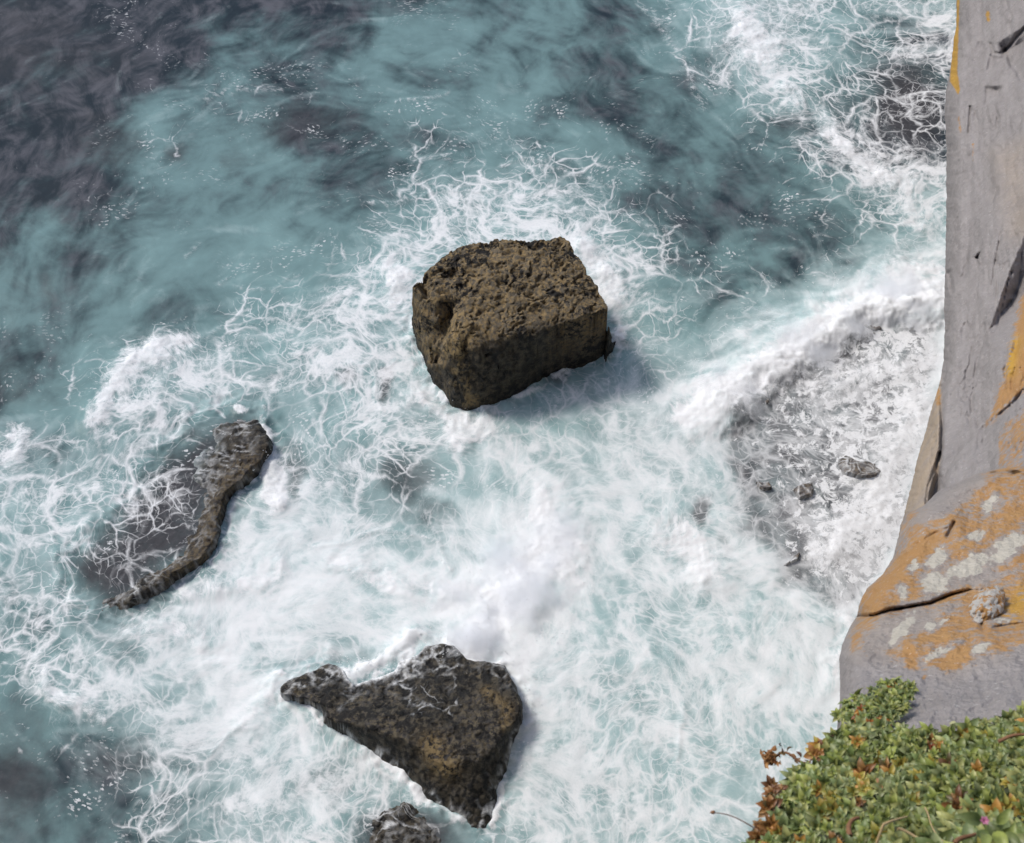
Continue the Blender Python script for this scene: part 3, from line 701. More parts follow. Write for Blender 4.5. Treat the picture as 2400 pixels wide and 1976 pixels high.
def wall():
    rows = np.concatenate([np.arange(-700, -20, 20), np.arange(-20, 1420, 3.0), np.arange(1420, 1600, 20)])
    cols = np.concatenate([[0, 1, 2.5, 5, 8], np.arange(11, 240, 3.0), np.arange(240, 700, 18)])
    PY, DX = np.meshgrid(rows, cols, indexing='ij')
    xs = interp(WALL_S, rows)[:, None]
    wob = (2.4*fbm(rows/26, rows*0, o=5, seed=601, gain=.65))[:, None]
    PX = xs+wob*np.exp(-DX/22)+DX
    D = np.interp(PY, [-700, 0, 400, 850, 1000, 1200, 1600], [17.5, 13.2, 11.0, 8.6, 7.9, 6.9, 5.6])
    D = D*(1-.00075*np.minimum(DX, 300)-.00025*np.clip(DX-300, 0, None))
    u = np.clip(DX/34, 0, 1); D = D*(1+.045*(1-u)**2.2)
    # broad undulation and bedding
    s0 = PX-xs*.55
    D += .10*fbm(PX/90, PY/260, o=4, seed=611)+.014*fbm(PX/30, PY/140, o=4, seed=613)+.010*fbm(PX/14, PY/26, o=4, seed=615)
    def recess(pts, depth, soft=3):
        nonlocal D
        D = D+depth*blob_poly(PX, PY, pts, soft)
    def groove(pts, w, depth):
        nonlocal D
        D = D+depth*np.exp(-(seg_dist(PX, PY, pts, False)/w)**2)
    xl = np.interp(PY, [480,545,585,640,690,745,766,900], [2424,2402,2388,2364,2346,2328,2321,2300]); wd = np.interp(PY, [560,640,700,728,766,900], [40,36,34,19,9,6])
    am = np.interp(PY, [300,480,690,740,766,800], [.1,.50,.50,.28,.08,.0])
    D = D+am*np.clip((PX-xl)/wd, 0, 1)*(1-.8*sstep(60, 500, PX-xl-wd))
    groove([(2324,766),(2305,800),(2292,840),(2284,880)], 2.4, .035)
    groove([(2420,45),(2385,85),(2362,112),(2345,126),(2328,124),(2322,104)], 4, .08)
    groove([(2352,126),(2352,160)], 3, .05)
    ux, uy = (PX-2338)*.54+(PY-100)*.84, (PX-2338)*.84-(PY-100)*.54
    D = D+.30*np.clip(ux/30, 0, 1)*np.exp(-np.clip(ux-30, 0, None)/120)*sstep(-12, 6, uy)
    recess([(2312,166),(2320,130),(2352,132),(2340,158)], .09, 6); recess([(2310,204),(2346,206),(2342,230),(2308,244)], .12, 7)
    recess([(2221,640),(2227,632),(2233,690),(2226,676)], .12, 3); recess([(2286,604),(2296,592),(2294,612)], .12, 2)
    groove([(2274,250),(2270,310)], 2.2, .10)
    groove([(2203,905),(2207,1000),(2203,1080)], 4, .12)
    rr = random.Random(5)
    for _ in range(16):
        x0, y0 = rr.uniform(2225, 2420), rr.uniform(-20, 1000); n = rr.randint(3, 6); st_ = rr.uniform(14, 46); lean = rr.uniform(-.05, .30)
        pl = [(x0+lean*st_*i+rr.uniform(-2.5, 2.5), y0-st_*i) for i in range(n)]
        groove(pl, rr.uniform(1.0, 2.4), rr.uniform(.012, .045))
    D += .16*(ridged(PX/120+.2*fbm(PX/60, PY/200, seed=655), PY/420, o=2, seed=653)-.5)
    tz = PX*.9+PY*.05+10*fbm(PX/60, PY/90, o=3, seed=641)
    D += .030*(np.abs((tz/23) % 1-.5)*2)**3*(.4+.6*sstep(-.1, .25, fbm(PX/70, PY/110, o=3, seed=643)))
    chip = ridged(PX/26, PY/70, o=4, seed=645); D += .03*sstep(.52, .72, chip)*sstep(-.05, .2, fbm(PX/80, PY/120, o=2, seed=647))
    # brown flake standing left of the grey wall
    flake = blob_poly(PX, PY, [(2050,1500),(2120,1190),(2140,1050),(2175,960),(2205,880),(2206,1000),(2203,1090),(2180,1180),(2160,1300)], 4)
    D -= .10*flake
    recess([(2200,1060),(2190,1110),(2172,1190),(2168,1212),(2200,1180),(2203,1120)], .20, 5)
    groove([(2203,1060),(2175,1140),(2170,1180)], 3, .06)
    # pale sloping panel above the ledge
    panel = blob_poly(PX, PY, [(2215,1150),(2225,1100),(2290,1010),(2400,940),(2480,900),(2480,1100)], 8)
    D -= .12*panel
    groove([(2400,915),(2370,950),(2330,985),(2305,1005)], 5, .10)
    V0 = at_depth(PX, PY, D)
    def poly(pts, soft=14): return blob_poly(PX, PY, pts, soft)
    lich = .95*poly([(2420,640),(2392,700),(2372,800),(2352,880),(2320,975),(2308,998),(2325,990),(2400,915),(2440,800)], 22)
    lich = np.maximum(lich, .55*poly([(2350,990),(2290,1110),(2400,1100),(2420,940)], 16)*(PX > 2340))
    yel = np.zeros_like(PX)
    e = poly([(2244,-30),(2241,40),(2232,110),(2226,190),(2246,222),(2250,210),(2244,170),(2247,60),(2250,-30)], 4); lich = np.maximum(lich, e*1.15); yel = np.maximum(yel, e*.9)
    e = np.exp(-(seg_dist(PX, PY, [(2314,30),(2316,45)], False)/7)**2); lich = np.maximum(lich, e*.9); yel = np.maximum(yel, e*.7)
    e = np.exp(-(seg_dist(PX, PY, [(2281,340),(2280,375)], False)/4)**2); lich = np.maximum(lich, e*.6)
    e = np.exp(-(seg_dist(PX, PY, [(2247,275),(2252,310)], False)/5)**2); lich = np.maximum(lich, e*.55)
    e = np.exp(-(seg_dist(PX, PY, [(2200,915),(2199,945)], False)/9)**2); lich = np.maximum(lich, e*.8)
    e = np.exp(-(seg_dist(PX, PY, [(2378,800),(2366,870)], False)/15)**2); yel = np.maximum(yel, e)
    brown = np.maximum(flake*.8, .35*poly([(2330,360),(2400,330),(2440,560),(2370,560)], 40))
    strata = .5+.5*np.clip(.9*fbm(PX/14+.3*fbm(PX/40, PY/60, seed=619), PY/210, o=4, seed=621)+1.0*np.exp(-((PX-2252+20*perlin(PY/120, PY*0, seed=5))/13)**2)*(.35+fbm(PX/8, PY/14, o=3, seed=623)), -1, 1)
    pale = np.zeros_like(PX)
    # close it: right of the frame up on to the cliff top, left edge back under and down to the sea
    R = len(rows); k = np.linspace(0, 1, R)[:, None]
    E = V0[:, -1]; E2 = E+np.array([.6, .3, 1.0]); E2[:, 2] = np.maximum(E2[:, 2], E[:, 2]+.3)
    E3 = E2.copy(); E3[:, 0] += 3; E3[:, 2] = 48.4; E4 = E3.copy(); E4[:, 0] += 60; E4[:, 1] = (1-k[:, 0])*120; E4[:, 2] = 49.5
    P0 = V0[:, 0]
    under = []
    for dz, w in ((-.5, .25), (-1.6, .5), (-5, .75)):
        q = P0.copy(); q[:, 2] += dz; q[:, 0] += (.45*(-dz)+.55*(-dz)**.5*w); q[:, 1] += .25*(-dz)
        under.append(q)
    for z in (30, 15, 0, -3):
        q = P0.copy(); q[:, 2] = z; q[:, 0] = 3.5+.58*(50-z); t = (50-z)/50; q[:, 1] = P0[:, 1]*(1-t)+t*((1-k[:, 0])*80-5)
        under.append(q)
    V = np.concatenate([np.stack(under[::-1], 1), V0, np.stack([E2, E3, E4], 1)], 1)
    def pad(A): return np.concatenate([np.repeat(A[:, :1], 7, 1), A, np.repeat(A[:, -1:], 3, 1)], 1).ravel()
    o = mesh_np('cliff', V.reshape(-1, 3), grid_faces(*V.shape[:2])[:, ::-1], MCLIFF,
        dict(lichen=pad(lich), yellow=pad(yel), brown=pad(brown), strata=pad(strata), pale=pad(pale)))
    tag(o, kind='structure')
wall()

def ledge():
    rows = np.concatenate([np.arange(1005, 1060, 9), np.arange(1060, 1780, 2.6), np.arange(1780, 2101, 20)])
    cols = np.concatenate([[0, .7, 2, 4, 7], np.arange(10, 480, 2.6), np.arange(480, 900, 15)])
    PY, DX = np.meshgrid(rows, cols, indexing='ij')
    xs = interp(LEDGE_S, rows)[:, None]+(1.5*fbm(rows/16, rows*0, o=3, seed=651))[:, None]
    PX = xs+DX
    D = np.interp(PY, [1000, 1180, 1400, 1500, 1650, 1800, 2100], [6.3, 5.65, 4.75, 4.3, 3.75, 3.35, 2.6])-.0005*(PX-2000)
    u = np.clip(DX/70, 0, 1); D += .35*(1-u)**2.6
    D += .05*fbm(PX/120, PY/120, o=4, seed=661)+.010*fbm(PX/22, PY/22, o=4, seed=663)+.004*fbm(PX/7, PY/7, o=2, seed=664)
    def groove(pts, w, depth):
        nonlocal D
        D = D+depth*np.exp(-(seg_dist(PX, PY, pts, False)/w)**2)
    crk = [(2012,1443),(2045,1442),(2085,1428),(2130,1421),(2180,1412),(2230,1392),(2280,1380)]
    d = seg_dist(PX, PY, crk, False); cy = np.interp(PX, [p[0] for p in crk], [p[1] for p in crk])
    fade = sstep(2330, 2200, PX)
    D += fade*(.05*np.exp(-(d/4.0)**2)+.07*np.exp(-np.clip(PY-cy, 0, None)/26)*(PY > cy))
    groove([(2114,1285),(2150,1275),(2190,1250),(2220,1238)], 3, .018)
    groove([(2221,1256),(2230,1238),(2236,1226)], 4.5, .06)
    groove([(2330,1106),(2360,1104),(2378,1108)], 4, .10); groove([(2330,1470),(2400,1460)], 3, .03); groove([(2300,1460),(2305,1475)], 5, .05)
    V0 = at_depth(PX, PY, D)
    reg = blob_poly(PX, PY, [(2120,1190),(2200,1180),(2330,1080),(2500,1040),(2500,1520),(2400,1530),(2300,1560),(2230,1590),(2150,1560),(2080,1560),(2000,1540),(1985,1470),(2020,1390),(2080,1340)], 35)
    pg = lambda pts, s=8: blob_poly(PX, PY, pts, s)
    gap = np.maximum.reduce([.8*pg([(2170,1185),(2290,1110),(2310,1130),(2230,1200),(2170,1230),(2125,1225)], 12), .6*pg([(2100,1580),(2250,1560),(2400,1500),(2500,1480),(2500,1700),(2000,1700)], 25),
        .75*pg([(2060,1450),(2240,1420),(2200,1460),(2060,1540),(2000,1530)], 22), .7*pg([(2100,1420),(2225,1385),(2230,1340),(2330,1280),(2400,1260),(2400,1330),(2240,1400)], 14)])
    lich = .64*reg*(1-.85*gap)
    for pts, r, s in (([(2050,1390),(2110,1330),(2190,1260)], 26, .5), ([(2050,1430),(2020,1400)], 16, .5), ([(2200,1410),(2270,1375)], 10, .6), ([(2330,1230),(2400,1190)], 26, .3), ([(2350,1330),(2400,1310)], 22, .45), ([(2380,1410),(2400,1440)], 20, .5),
        ([(2120,1500),(2140,1560)], 18, .55), ([(2220,1560),(2260,1530)], 22, .55), ([(2330,1510),(2360,1530)], 18, .45), ([(1995,1520),(2010,1490)], 12, .5), ([(2166,1590),(2170,1575)], 8, .5), ([(2215,1495),(2160,1500)], 14, .4), ([(2275,1460),(2190,1490)], 16, .3)):
        lich = np.maximum(lich, s*np.exp(-(seg_dist(PX, PY, pts, False)/r)**2)+lich*.7)
    yel = np.exp(-(seg_dist(PX, PY, [(2375,1430),(2400,1400)], False)/26)**2)*.8
    pale = np.zeros_like(PX); PX0, PY0 = PX, PY
    PXw = PX+11*fbm(PX/30, PY/30, o=5, seed=681, gain=.65); PYw = PY+11*fbm(PX/30, PY/30, o=5, seed=683, gain=.65)
    for x, y, a, b, th in ((2322,1182,27,15,-55), (2288,1256,25,11,-15), (2195,1308,32,15,-45), (2141,1324,14,9,-20), (2190,1370,34,32,0), (2116,1388,12,20,0), (2270,1330,60,22,-25), (2370,1270,40,18,-20), (2350,1300,40,20,-20), (2300,1520,30,10,-20), (2180,1470,18,9,-30), (2210,1455,16,8,-30), (2110,1480,60,16,-50), (2200,1530,50,10,-30), (2345,1455,25,5,-10)):
        t = math.radians(th); c, s_ = math.cos(t), math.sin(t)
        PX, PY = PXw, PYw
        u_, v_ = (PX-x)*c+(PY-y)*s_, -(PX-x)*s_+(PY-y)*c
        e = np.exp(-((u_/a)**2+(v_/b)**2)**1.5); pale = np.maximum(pale, e*.9); lich = lich*(1-.75*e)
    PX, PY = PX0, PY0
    strata = .5+.45*np.clip(fbm(PX/60, PY/50, o=5, seed=671)*1.2, -1, 1)
    brown = .25*reg
    P0 = V0[:, 0]; E = V0[:, -1]; under = []
    for dz in (-.08, -.3, -.9, -2.5, -5):
        q = P0.copy(); q[:, 2] += dz; q[:, 0] += .42*(-dz)+.12*(-dz)**.5; q[:, 1] += .20*(-dz); under.append(q)
    E2 = E+np.array([1.0, 0, .2]); E3 = E+np.array([6, 0, -1.0])
    V = np.concatenate([np.stack(under[::-1], 1), V0, np.stack([E2, E3], 1)], 1)
    def pad(A): return np.concatenate([np.repeat(A[:, :1], 5, 1), A, np.repeat(A[:, -1:], 2, 1)], 1).ravel()
    o = mesh_np('rock_ledge', V.reshape(-1, 3), grid_faces(*V.shape[:2])[:, ::-1], MCLIFF,
        dict(lichen=pad(lich), yellow=pad(yel), brown=pad(brown), strata=pad(strata), pale=pad(pale)))
    tag(o, 'grey rounded rock ledge blotched with orange and pale lichen above the green plants', 'rock ledge')
    # knobbly white lump on the ledge
    n1, n2 = 60, 40
    th, ph = np.meshgrid(np.linspace(0, 2*np.pi, n1), np.linspace(0, np.pi, n2), indexing='ij')
    dx, dy, dz = np.cos(th)*np.sin(ph), np.sin(th)*np.sin(ph), np.cos(ph)
    r = 1+.22*fbm(dx*2.2, dy*2.2, dz*2.2, o=4, seed=681)
    c0 = at_depth(np.array([2315.]), np.array([1418.]), np.array([4.47]))[0]
    ax = at_depth(np.array([2338.]), np.array([1370.]), np.array([4.70]))[0]-at_depth(np.array([2290.]), np.array([1455.]), np.array([4.36]))[0]
    ax /= np.linalg.norm(ax); bx = np.cross(FWD, ax); bx /= np.linalg.norm(bx); cx = np.cross(ax, bx)
    Vl = c0+(r*dz)[..., None]*ax*.150+(r*dx)[..., None]*bx*.042+(r*dy)[..., None]*cx*.048
    z1 = np.zeros(n1*n2)
    lk = mesh_np('lichen_lump', Vl.reshape(-1, 3), grid_faces(n1, n2), MLUMP, dict(lichen=z1+.32, yellow=z1, brown=z1, strata=z1+.8, pale=z1+.9), parent=o)
    lk['label'] = 'knobbly white lump crusted with orange lichen'
def lump_mat():
    s = N('lump_stone'); P = s.pos()
    n = s.noise(P, 40, 5, .7); col = s.mix(s.mr(n, .48, .56), (.55, .53, .49), (.46, .24, .075))
    s.set(Base_Color=col, Roughness=.9, Normal=s.bump(s.noise(P, 60, 5, .7), .9, .02)); return s.m
MLUMP = lump_mat()
ledge()

# ------------------------------------------------------------------ plants on the cliff edge
def leaf_mat(name, rough=.42):
    s = N(name)
    c = s.at('tint', True)
    v = s.noise(s.pos(), 120, 3, .6)
    col = s.mix(s.mr(v, .3, .7, 0, .35), c, s.vm('SCALE', c, sc=.55))
    s.set(Base_Color=col, Roughness=rough, Normal=s.bump(v, .2, .004))
    tr = s.t.nodes.new('ShaderNodeBsdfTranslucent'); s.put(tr.inputs[0], col)
    mx = s.t.nodes.new('ShaderNodeMixShader'); mx.inputs[0].default_value = .22
    s.t.links.new(s.b.outputs[0], mx.inputs[1]); s.t.links.new(tr.outputs[0], mx.inputs[2]); s.t.links.new(mx.outputs[0], s.out.inputs[0])
    return s.m
MLEAF = leaf_mat('leaf'); MDRY = leaf_mat('dry_leaf', .7)
def leaf_template(n=6, fold=.18, curl=.22, pw=.9):
    t = np.linspace(0, 1, n); w = np.sin(np.pi*np.clip(t*.94+.05, 0, 1)**pw)**.8; w[-1] = .04
    V = []
    for i in range(n):
        for sgn in (-1, 0, 1):
            V.append((t[i], sgn*w[i]*.5, abs(sgn)*fold*w[i]+curl*np.sin(t[i]*2.4)-.32*t[i]**2*curl*3))
    return np.array(V), grid_faces(n, 3)
LT, LF = leaf_template()
def build_leaves(items):
    """items: list of (base, dir, normal, length, width, colour)"""
    n = len(items); B = np.array([i[0] for i in items]); Dr = np.array([i[1] for i in items]); Nn = np.array([i[2] for i in items])
    ln = np.array([i[3] for i in items]); wd = np.array([i[4] for i in items]); col = np.array([i[5] for i in items])
    Dr /= np.linalg.norm(Dr, axis=1, keepdims=True); Sd = np.cross(Nn, Dr); Sd /= np.linalg.norm(Sd, axis=1, keepdims=True)+1e-9; Nn = np.cross(Dr, Sd)
    V = B[:, None]+LT[None, :, 0, None]*Dr[:, None]*ln[:, None, None]+LT[None, :, 1, None]*Sd[:, None]*wd[:, None, None]+LT[None, :, 2, None]*Nn[:, None]*ln[:, None, None]
    k = len(LT)
    Fq = (LF[None]+(np.arange(n)*k)[:, None, None]).reshape(-1, 4)
    return V.reshape(-1, 3), Fq, np.repeat(col, k, 0)
GREENS = [(.26,.31,.085), (.34,.37,.10), (.24,.30,.12), (.39,.40,.14), (.29,.325,.14), (.18,.24,.075), (.31,.36,.08), (.15,.19,.06)]
def rosette(items, P, nrm, size, cols, n=None, lift=.5, wr=.42):
    n = n or random.randint(6, 9); a0 = random.random()*6.28
    t = np.cross(nrm, (0.3, .9, .1)); t /= np.linalg.norm(t); b = np.cross(nrm, t)
    for layer, (k, r, up) in enumerate(((n, 1.0, lift*.5), (max(3, n-2), .72, lift*1.1), (3, .42, lift*2.2))):
        for i in range(k):
            a = a0+layer*.5+i*6.283/k+random.uniform(-.25, .25)
            d = math.cos(a)*t+math.sin(a)*b+nrm*(up+random.uniform(-.15, .25))
            L = size*r*random.uniform(.8, 1.15); c = np.array(random.choice(cols))*random.uniform(.8, 1.25)
            items.append((P+nrm*.004*layer, d, nrm-.3*d, L, L*wr*random.uniform(.85, 1.2), c))
MAT_PX = [(1745,1995),(1772,1950),(1790,1890),(1786,1830),(1802,1838),(1845,1832),(1870,1790),(1925,1740),(1965,1712),(2000,1695),(2080,1702),(2130,1712),(2225,1716),(2285,1692),(2345,1682),(2400,1668),(2520,1640),(2700,1640),(2700,2300),(1700,2300)]
def mat_depth(px, py):
    return np.clip(3.42-(py-1720)*.0030-(px-2050)*.00035, 1.9, 4.2)+.05*fbm(px/70, py/60, o=3, seed=701)
NRM = np.array([-.15, -.25, .95]); NRM /= np.linalg.norm(NRM)
def plant_mat():
    items = []
    px, py = RNG.uniform(1700, 2560, 9000), RNG.uniform(1630, 2090, 9000)
    s = sdf(px, py, MAT_PX); ok = np.where(s > 4)[0]
    kept = []; cell = {}
    for i in ok:
        mind = 16+10*np.clip((py[i]-1750)/250, 0, 1)
        key = (int(px[i]//24), int(py[i]//24)); bad = False
        for a in (-1, 0, 1):
            for b in (-1, 0, 1):
                for j in cell.get((key[0]+a, key[1]+b), ()):
                    if (px[i]-px[j])**2+(py[i]-py[j])**2 < mind*mind: bad = True
        if bad: continue
        cell.setdefault(key, []).append(i); kept.append(i)
    D = mat_depth(px, py); Pw = at_depth(px, py, D)
    brown_spots = [(2075,1800,16), (2030,1815,14), (2010,1880,18), (2000,1920,14), (1815,1850,22), (1785,1900,26), (1790,1935,18), (2230,1790,18), (1890,1760,10), (2140,1800,10), (2240,1895,20), (1960,1960,16), (2180,1745,12), (1770,1960,20)]
    yellow_spots = [(2015,1830,20), (2000,1855,16), (1960,1890,26), (1940,1910,20), (2140,1880,10), (2380,1905,22), (1800,1840,14), (2190,1750,14), (2065,1950,16)]
    for i in kept:
        cols = GREENS; x, y = px[i], py[i]
        q = perlin(np.array([x/90]), np.array([y/90]), seed=711)[0]
        if q > .12: cols = GREENS[2:5]
        if any((x-a)**2+(y-b)**2 < r*r for a, b, r in yellow_spots): cols = [(.30,.27,.05), (.36,.26,.05), (.22,.24,.06), (.16,.20,.05)]
        if any((x-a)**2+(y-b)**2 < r*r for a, b, r in brown_spots): cols = [(.27,.11,.03), (.20,.09,.035), (.34,.18,.06), (.13,.10,.04)]
        if random.random() < .08: cols = [(.46,.36,.07), (.50,.26,.06), (.36,.34,.08)]
        e_ = float(s[i])
        if e_ < 40 and x < 1960 and random.random() < .14: cols = [(.46,.22,.06), (.50,.36,.09), (.34,.16,.05)]
        big = 1+.75*sstep(1850, 2050, np.array(y))*sstep(2050, 2300, np.array(x))
        n = NRM+RNG.normal(0, .22, 3); n /= np.linalg.norm(n)
        rosette(items, Pw[i]+NRM*RNG.uniform(-.012, .012), n, float(random.uniform(.020, .034)*big), cols, lift=random.uniform(.3, .7), wr=random.uniform(.42, .6))
    V, Fq, col = build_leaves(items)
    o = mesh_np('leafy_ground_cover', V, Fq, MLEAF, dict(tint=col))
    tag(o, 'low mat of small green succulent leaves on the cliff edge', 'ground cover', kind='stuff')
plant_mat()
def tuft():
    items = []
    OUT = [(1962,1680),(1965,1660),(1990,1640),(2030,1620),(2065,1602),(2085,1592),(2120,1590),(2138,1612),(2138,1640),(2125,1668),(2090,1690),(2040,1702),(1990,1700)]
    px, py = RNG.uniform(1955, 2145, 1500), RNG.uniform(1585, 1710, 1500)
    ok = np.where(sdf(px, py, OUT) > 3)[0]; kept = []
    for i in ok:
        if all((px[i]-px[j])**2+(py[i]-py[j])**2 > 13**2 for j in kept): kept.append(i)
    for i in kept:
        e = sdf(px[i:i+1], py[i:i+1], OUT)[0]
        D = np.interp([py[i]], [1000,1180,1400,1500,1650,1800], [6.3,5.65,4.75,4.3,3.75,3.35])-.0005*(px[i]-2000)-.04-.07*min(e/30, 1)+.30*(1-np.clip((px[i]-1969)/70, 0, 1))**2.6
        P = at_depth(px[i:i+1], py[i:i+1], D)[0]
        cols = GREENS[1:]
        for a, b, r in ((2093,1625,10), (2062,1688,12), (2014,1690,10), (2045,1700,10), (2012,1668,8)):
            if (px[i]-a)**2+(py[i]-b)**2 < r*r: cols = [(.42,.16,.03), (.46,.24,.05), (.3,.1,.03)]
        n = NRM+np.array([-.1, .25, 0])+RNG.normal(0, .3, 3); n /= np.linalg.norm(n)
        rosette(items, P, n, random.uniform(.018, .026), cols, lift=.55, wr=.48)
    V, Fq, col = build_leaves(items)
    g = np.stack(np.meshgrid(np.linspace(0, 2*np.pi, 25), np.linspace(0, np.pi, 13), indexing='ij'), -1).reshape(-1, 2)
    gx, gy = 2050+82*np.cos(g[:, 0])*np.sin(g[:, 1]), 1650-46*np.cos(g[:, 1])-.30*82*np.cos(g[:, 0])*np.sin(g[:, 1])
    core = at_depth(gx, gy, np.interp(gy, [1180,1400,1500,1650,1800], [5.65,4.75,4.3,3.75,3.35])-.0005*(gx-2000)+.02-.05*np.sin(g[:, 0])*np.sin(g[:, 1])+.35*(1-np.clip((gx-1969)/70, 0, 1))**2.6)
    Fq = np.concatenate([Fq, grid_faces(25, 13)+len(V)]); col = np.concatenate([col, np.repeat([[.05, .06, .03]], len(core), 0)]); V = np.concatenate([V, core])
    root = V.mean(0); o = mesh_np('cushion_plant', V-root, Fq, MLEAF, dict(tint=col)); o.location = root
    tag(o, 'separate green leafy tuft clinging to the grey rock, topmost of the plants', 'plant')
tuft()

def tube(pts, rad, n=7):
    pts = np.array(pts, float); rad = np.broadcast_to(rad, len(pts)); V = []
    for i, p in enumerate(pts):
        d = pts[min(i+1, len(pts)-1)]-pts[max(i-1, 0)]; d /= np.linalg.norm(d)
        a = np.cross(d, (.31, .22, .92)); a /= np.linalg.norm(a); b = np.cross(d, a)
        for k in range(n):
            t = 2*np.pi*k/n; V.append(p+rad[i]*(math.cos(t)*a+math.sin(t)*b))
    Fq = [(i*n+k, i*n+(k+1) % n, (i+1)*n+(k+1) % n, (i+1)*n+k) for i in range(len(pts)-1) for k in range(n)]
    return np.array(V), np.array(Fq)
def spline(ctrl, n=14):
    c = np.array(ctrl, float); t = np.linspace(0, 1, n)
    s = np.linspace(0, 1, len(c)); k = min(3, len(c)-1)
    return np.stack([np.polyval(np.polyfit(s, c[:, a], k), t) for a in range(3)], -1)
def pt(px, py, d): return at_depth(np.array([float(px)]), np.array([float(py)]), np.array([float(d)]))[0]
def stem_mat(name, c1, c2):
    s = N(name); s.set(Base_Color=s.mix(s.noise(s.pos(), 90, 3), c1, c2), Roughness=.75); return s.m
MSTRAW = stem_mat('straw', (.38, .25, .11), (.52, .40, .22)); MTWIG = stem_mat('brown_twig', (.14, .06, .025), (.26, .13, .06)); MGREY = stem_mat('grey_stem', (.10, .08, .07), (.2, .15, .12))
def stalk(name, ctrl, r, mat, label, cat, group=None):
    p = spline(ctrl) if len(ctrl) > 3 else np.array(ctrl, float)
    V, Fq = tube(p, np.linspace(r, r*.6, len(p))); base = p[0]
    o = mesh_np(name, V-base, Fq, mat); o.location = base; tag(o, label, cat, group); return o, base
# thin dry stem reaching out over the water, with a seed head
st = empty('dry_stem', pt(1790, 1955, 2.85)); tag(st, 'thin dark stem with a small head leaning out over the water at the bottom', 'plant stem')
b0 = np.array(st.location)
V, Fq = tube(spline([pt(1790,1955,2.85), pt(1750,1930,2.86), pt(1712,1912,2.88), pt(1672,1905,2.9)]), np.linspace(.0017, .0011, 14)); mesh_np('stem', V-b0, Fq, MGREY, parent=st)
hp = spline([pt(1676,1905,2.9), pt(1672,1904,2.9), pt(1668,1904,2.9), pt(1664,1904.5,2.9)], 8); V, Fq = tube(hp, np.array([.0012, .0032, .0042, .004, .0035, .003, .002, .0006])); mesh_np('seed_head', V-b0, Fq, MTWIG, parent=st)
# dried flower head sticking out of the mat
def dried(name, px, py, d, spread, n, label, stem_pts, cols, size):
    root = empty(name, pt(*stem_pts[0])); tag(root, label, 'dried flower'); rb = np.array(root.location)
    V, Fq = tube(spline([pt(*q) for q in stem_pts]), .003); mesh_np('stem', V-rb, Fq, MTWIG, parent=root)
    items = []
    for _ in range(n):
        x, y = px+random.gauss(0, spread[0]), py+random.gauss(0, spread[1])
        dr = RNG.normal(0, 1, 3)+np.array([-.3, 0, .4]); L = size*random.uniform(.6, 1.25)
        items.append((pt(x, y, d+random.uniform(-.02, .02)), dr, RNG.normal(0, 1, 3), L, L*random.uniform(.4, .7), np.array(random.choice(cols))*random.uniform(.8, 1.2)))
    V, Fq, col = build_leaves(items); h = mesh_np('flower_head', V-rb, Fq, MDRY, dict(tint=col), parent=root)
    return root, rb
DRYC = [(.36,.17,.055), (.28,.12,.04), (.45,.25,.10), (.20,.08,.03)]
r, rb = dried('dried_flower', 1806, 1778, 3.35, (8, 9), 46, 'dried orange brown flower head hanging out over the foam left of the green mat', [(1900,1785,3.32), (1870,1782,3.33), (1845,1765,3.34), (1812,1778,3.35)], DRYC, .020)
items = [(pt(x, y, 3.34), RNG.normal(0, 1, 3)+np.array([-.4, 0, .5]), RNG.normal(0, 1, 3), .018, .009, np.array(c)) for x, y, c in ((1845,1762,(.4,.24,.1)), (1850,1772,(.35,.2,.08)), (1840,1770,(.42,.26,.1)), (1827,1748,(.14,.07,.05)), (1831,1752,(.14,.07,.05)), (1878,1775,(.16,.08,.05)), (1884,1782,(.2,.1,.06)), (1865,1784,(.45,.3,.18)), (1872,1790,(.45,.3,.18)), (1858,1780,(.42,.26,.12)))]
V, Fq, col = build_leaves(items); mesh_np('side_leaf', V-rb, Fq, MDRY, dict(tint=col), parent=r)
dried('withered_sprig', 1938, 1752, 3.36, (12, 8), 22, 'small withered brown sprig on the upper left edge of the green mat', [(1955,1768,3.36), (1945,1760,3.35), (1935,1752,3.35), (1925,1746,3.35)], [(.24,.11,.06), (.34,.2,.12), (.18,.08,.05)], .014)
stalk('straw_stalk', [pt(2052,1985,2.55), pt(2070,1932,2.52)], .0024, MSTRAW, 'pale straw stalk, lower piece of the sharp bend at the bottom edge', 'straw') if False else None
V, Fq = tube(np.array([pt(2050,1990,2.55), pt(2062,1955,2.53), pt(2071,1932,2.52), pt(2090,1924,2.53), pt(2126,1914,2.56)]), np.array([.0026, .0025, .0026, .0022, .0016])); b = pt(2050,1990,2.55)
o = mesh_np('straw_stalk', V-b, Fq, MSTRAW); o.location = b; tag(o, 'pale straw stalk bent sharply in the middle, lying on the green mat', 'straw')
stalk('straw_stalk', [pt(2104,1942,2.5), pt(2130,1952,2.5), pt(2160,1970,2.49), pt(2200,1990,2.47)], .0028, MSTRAW, 'straight orange straw stalk slanting down to the right, beside the bent one', 'straw')
stalk('straw_stalk', [pt(2168,1893,2.66), pt(2178,1918,2.62), pt(2188,1945,2.58), pt(2215,1975,2.54)], .0016, MSTRAW, 'thin pale straw curving down among big leaves right of the bent stalk', 'straw')
stalk('dead_twig', [pt(1992,1960,2.6), pt(1990,1935,2.62), pt(1998,1922,2.63), pt(2012,1917,2.64)], .0055, MTWIG, 'short curled red brown twig standing left of the bent straw', 'twig')
stalk('dead_twig', [pt(2238,1978,2.45), pt(2250,1966,2.46), pt(2270,1960,2.47), pt(2286,1955,2.48)], .0050, MTWIG, 'thick brown twig at the bottom edge below the pink flower', 'twig')
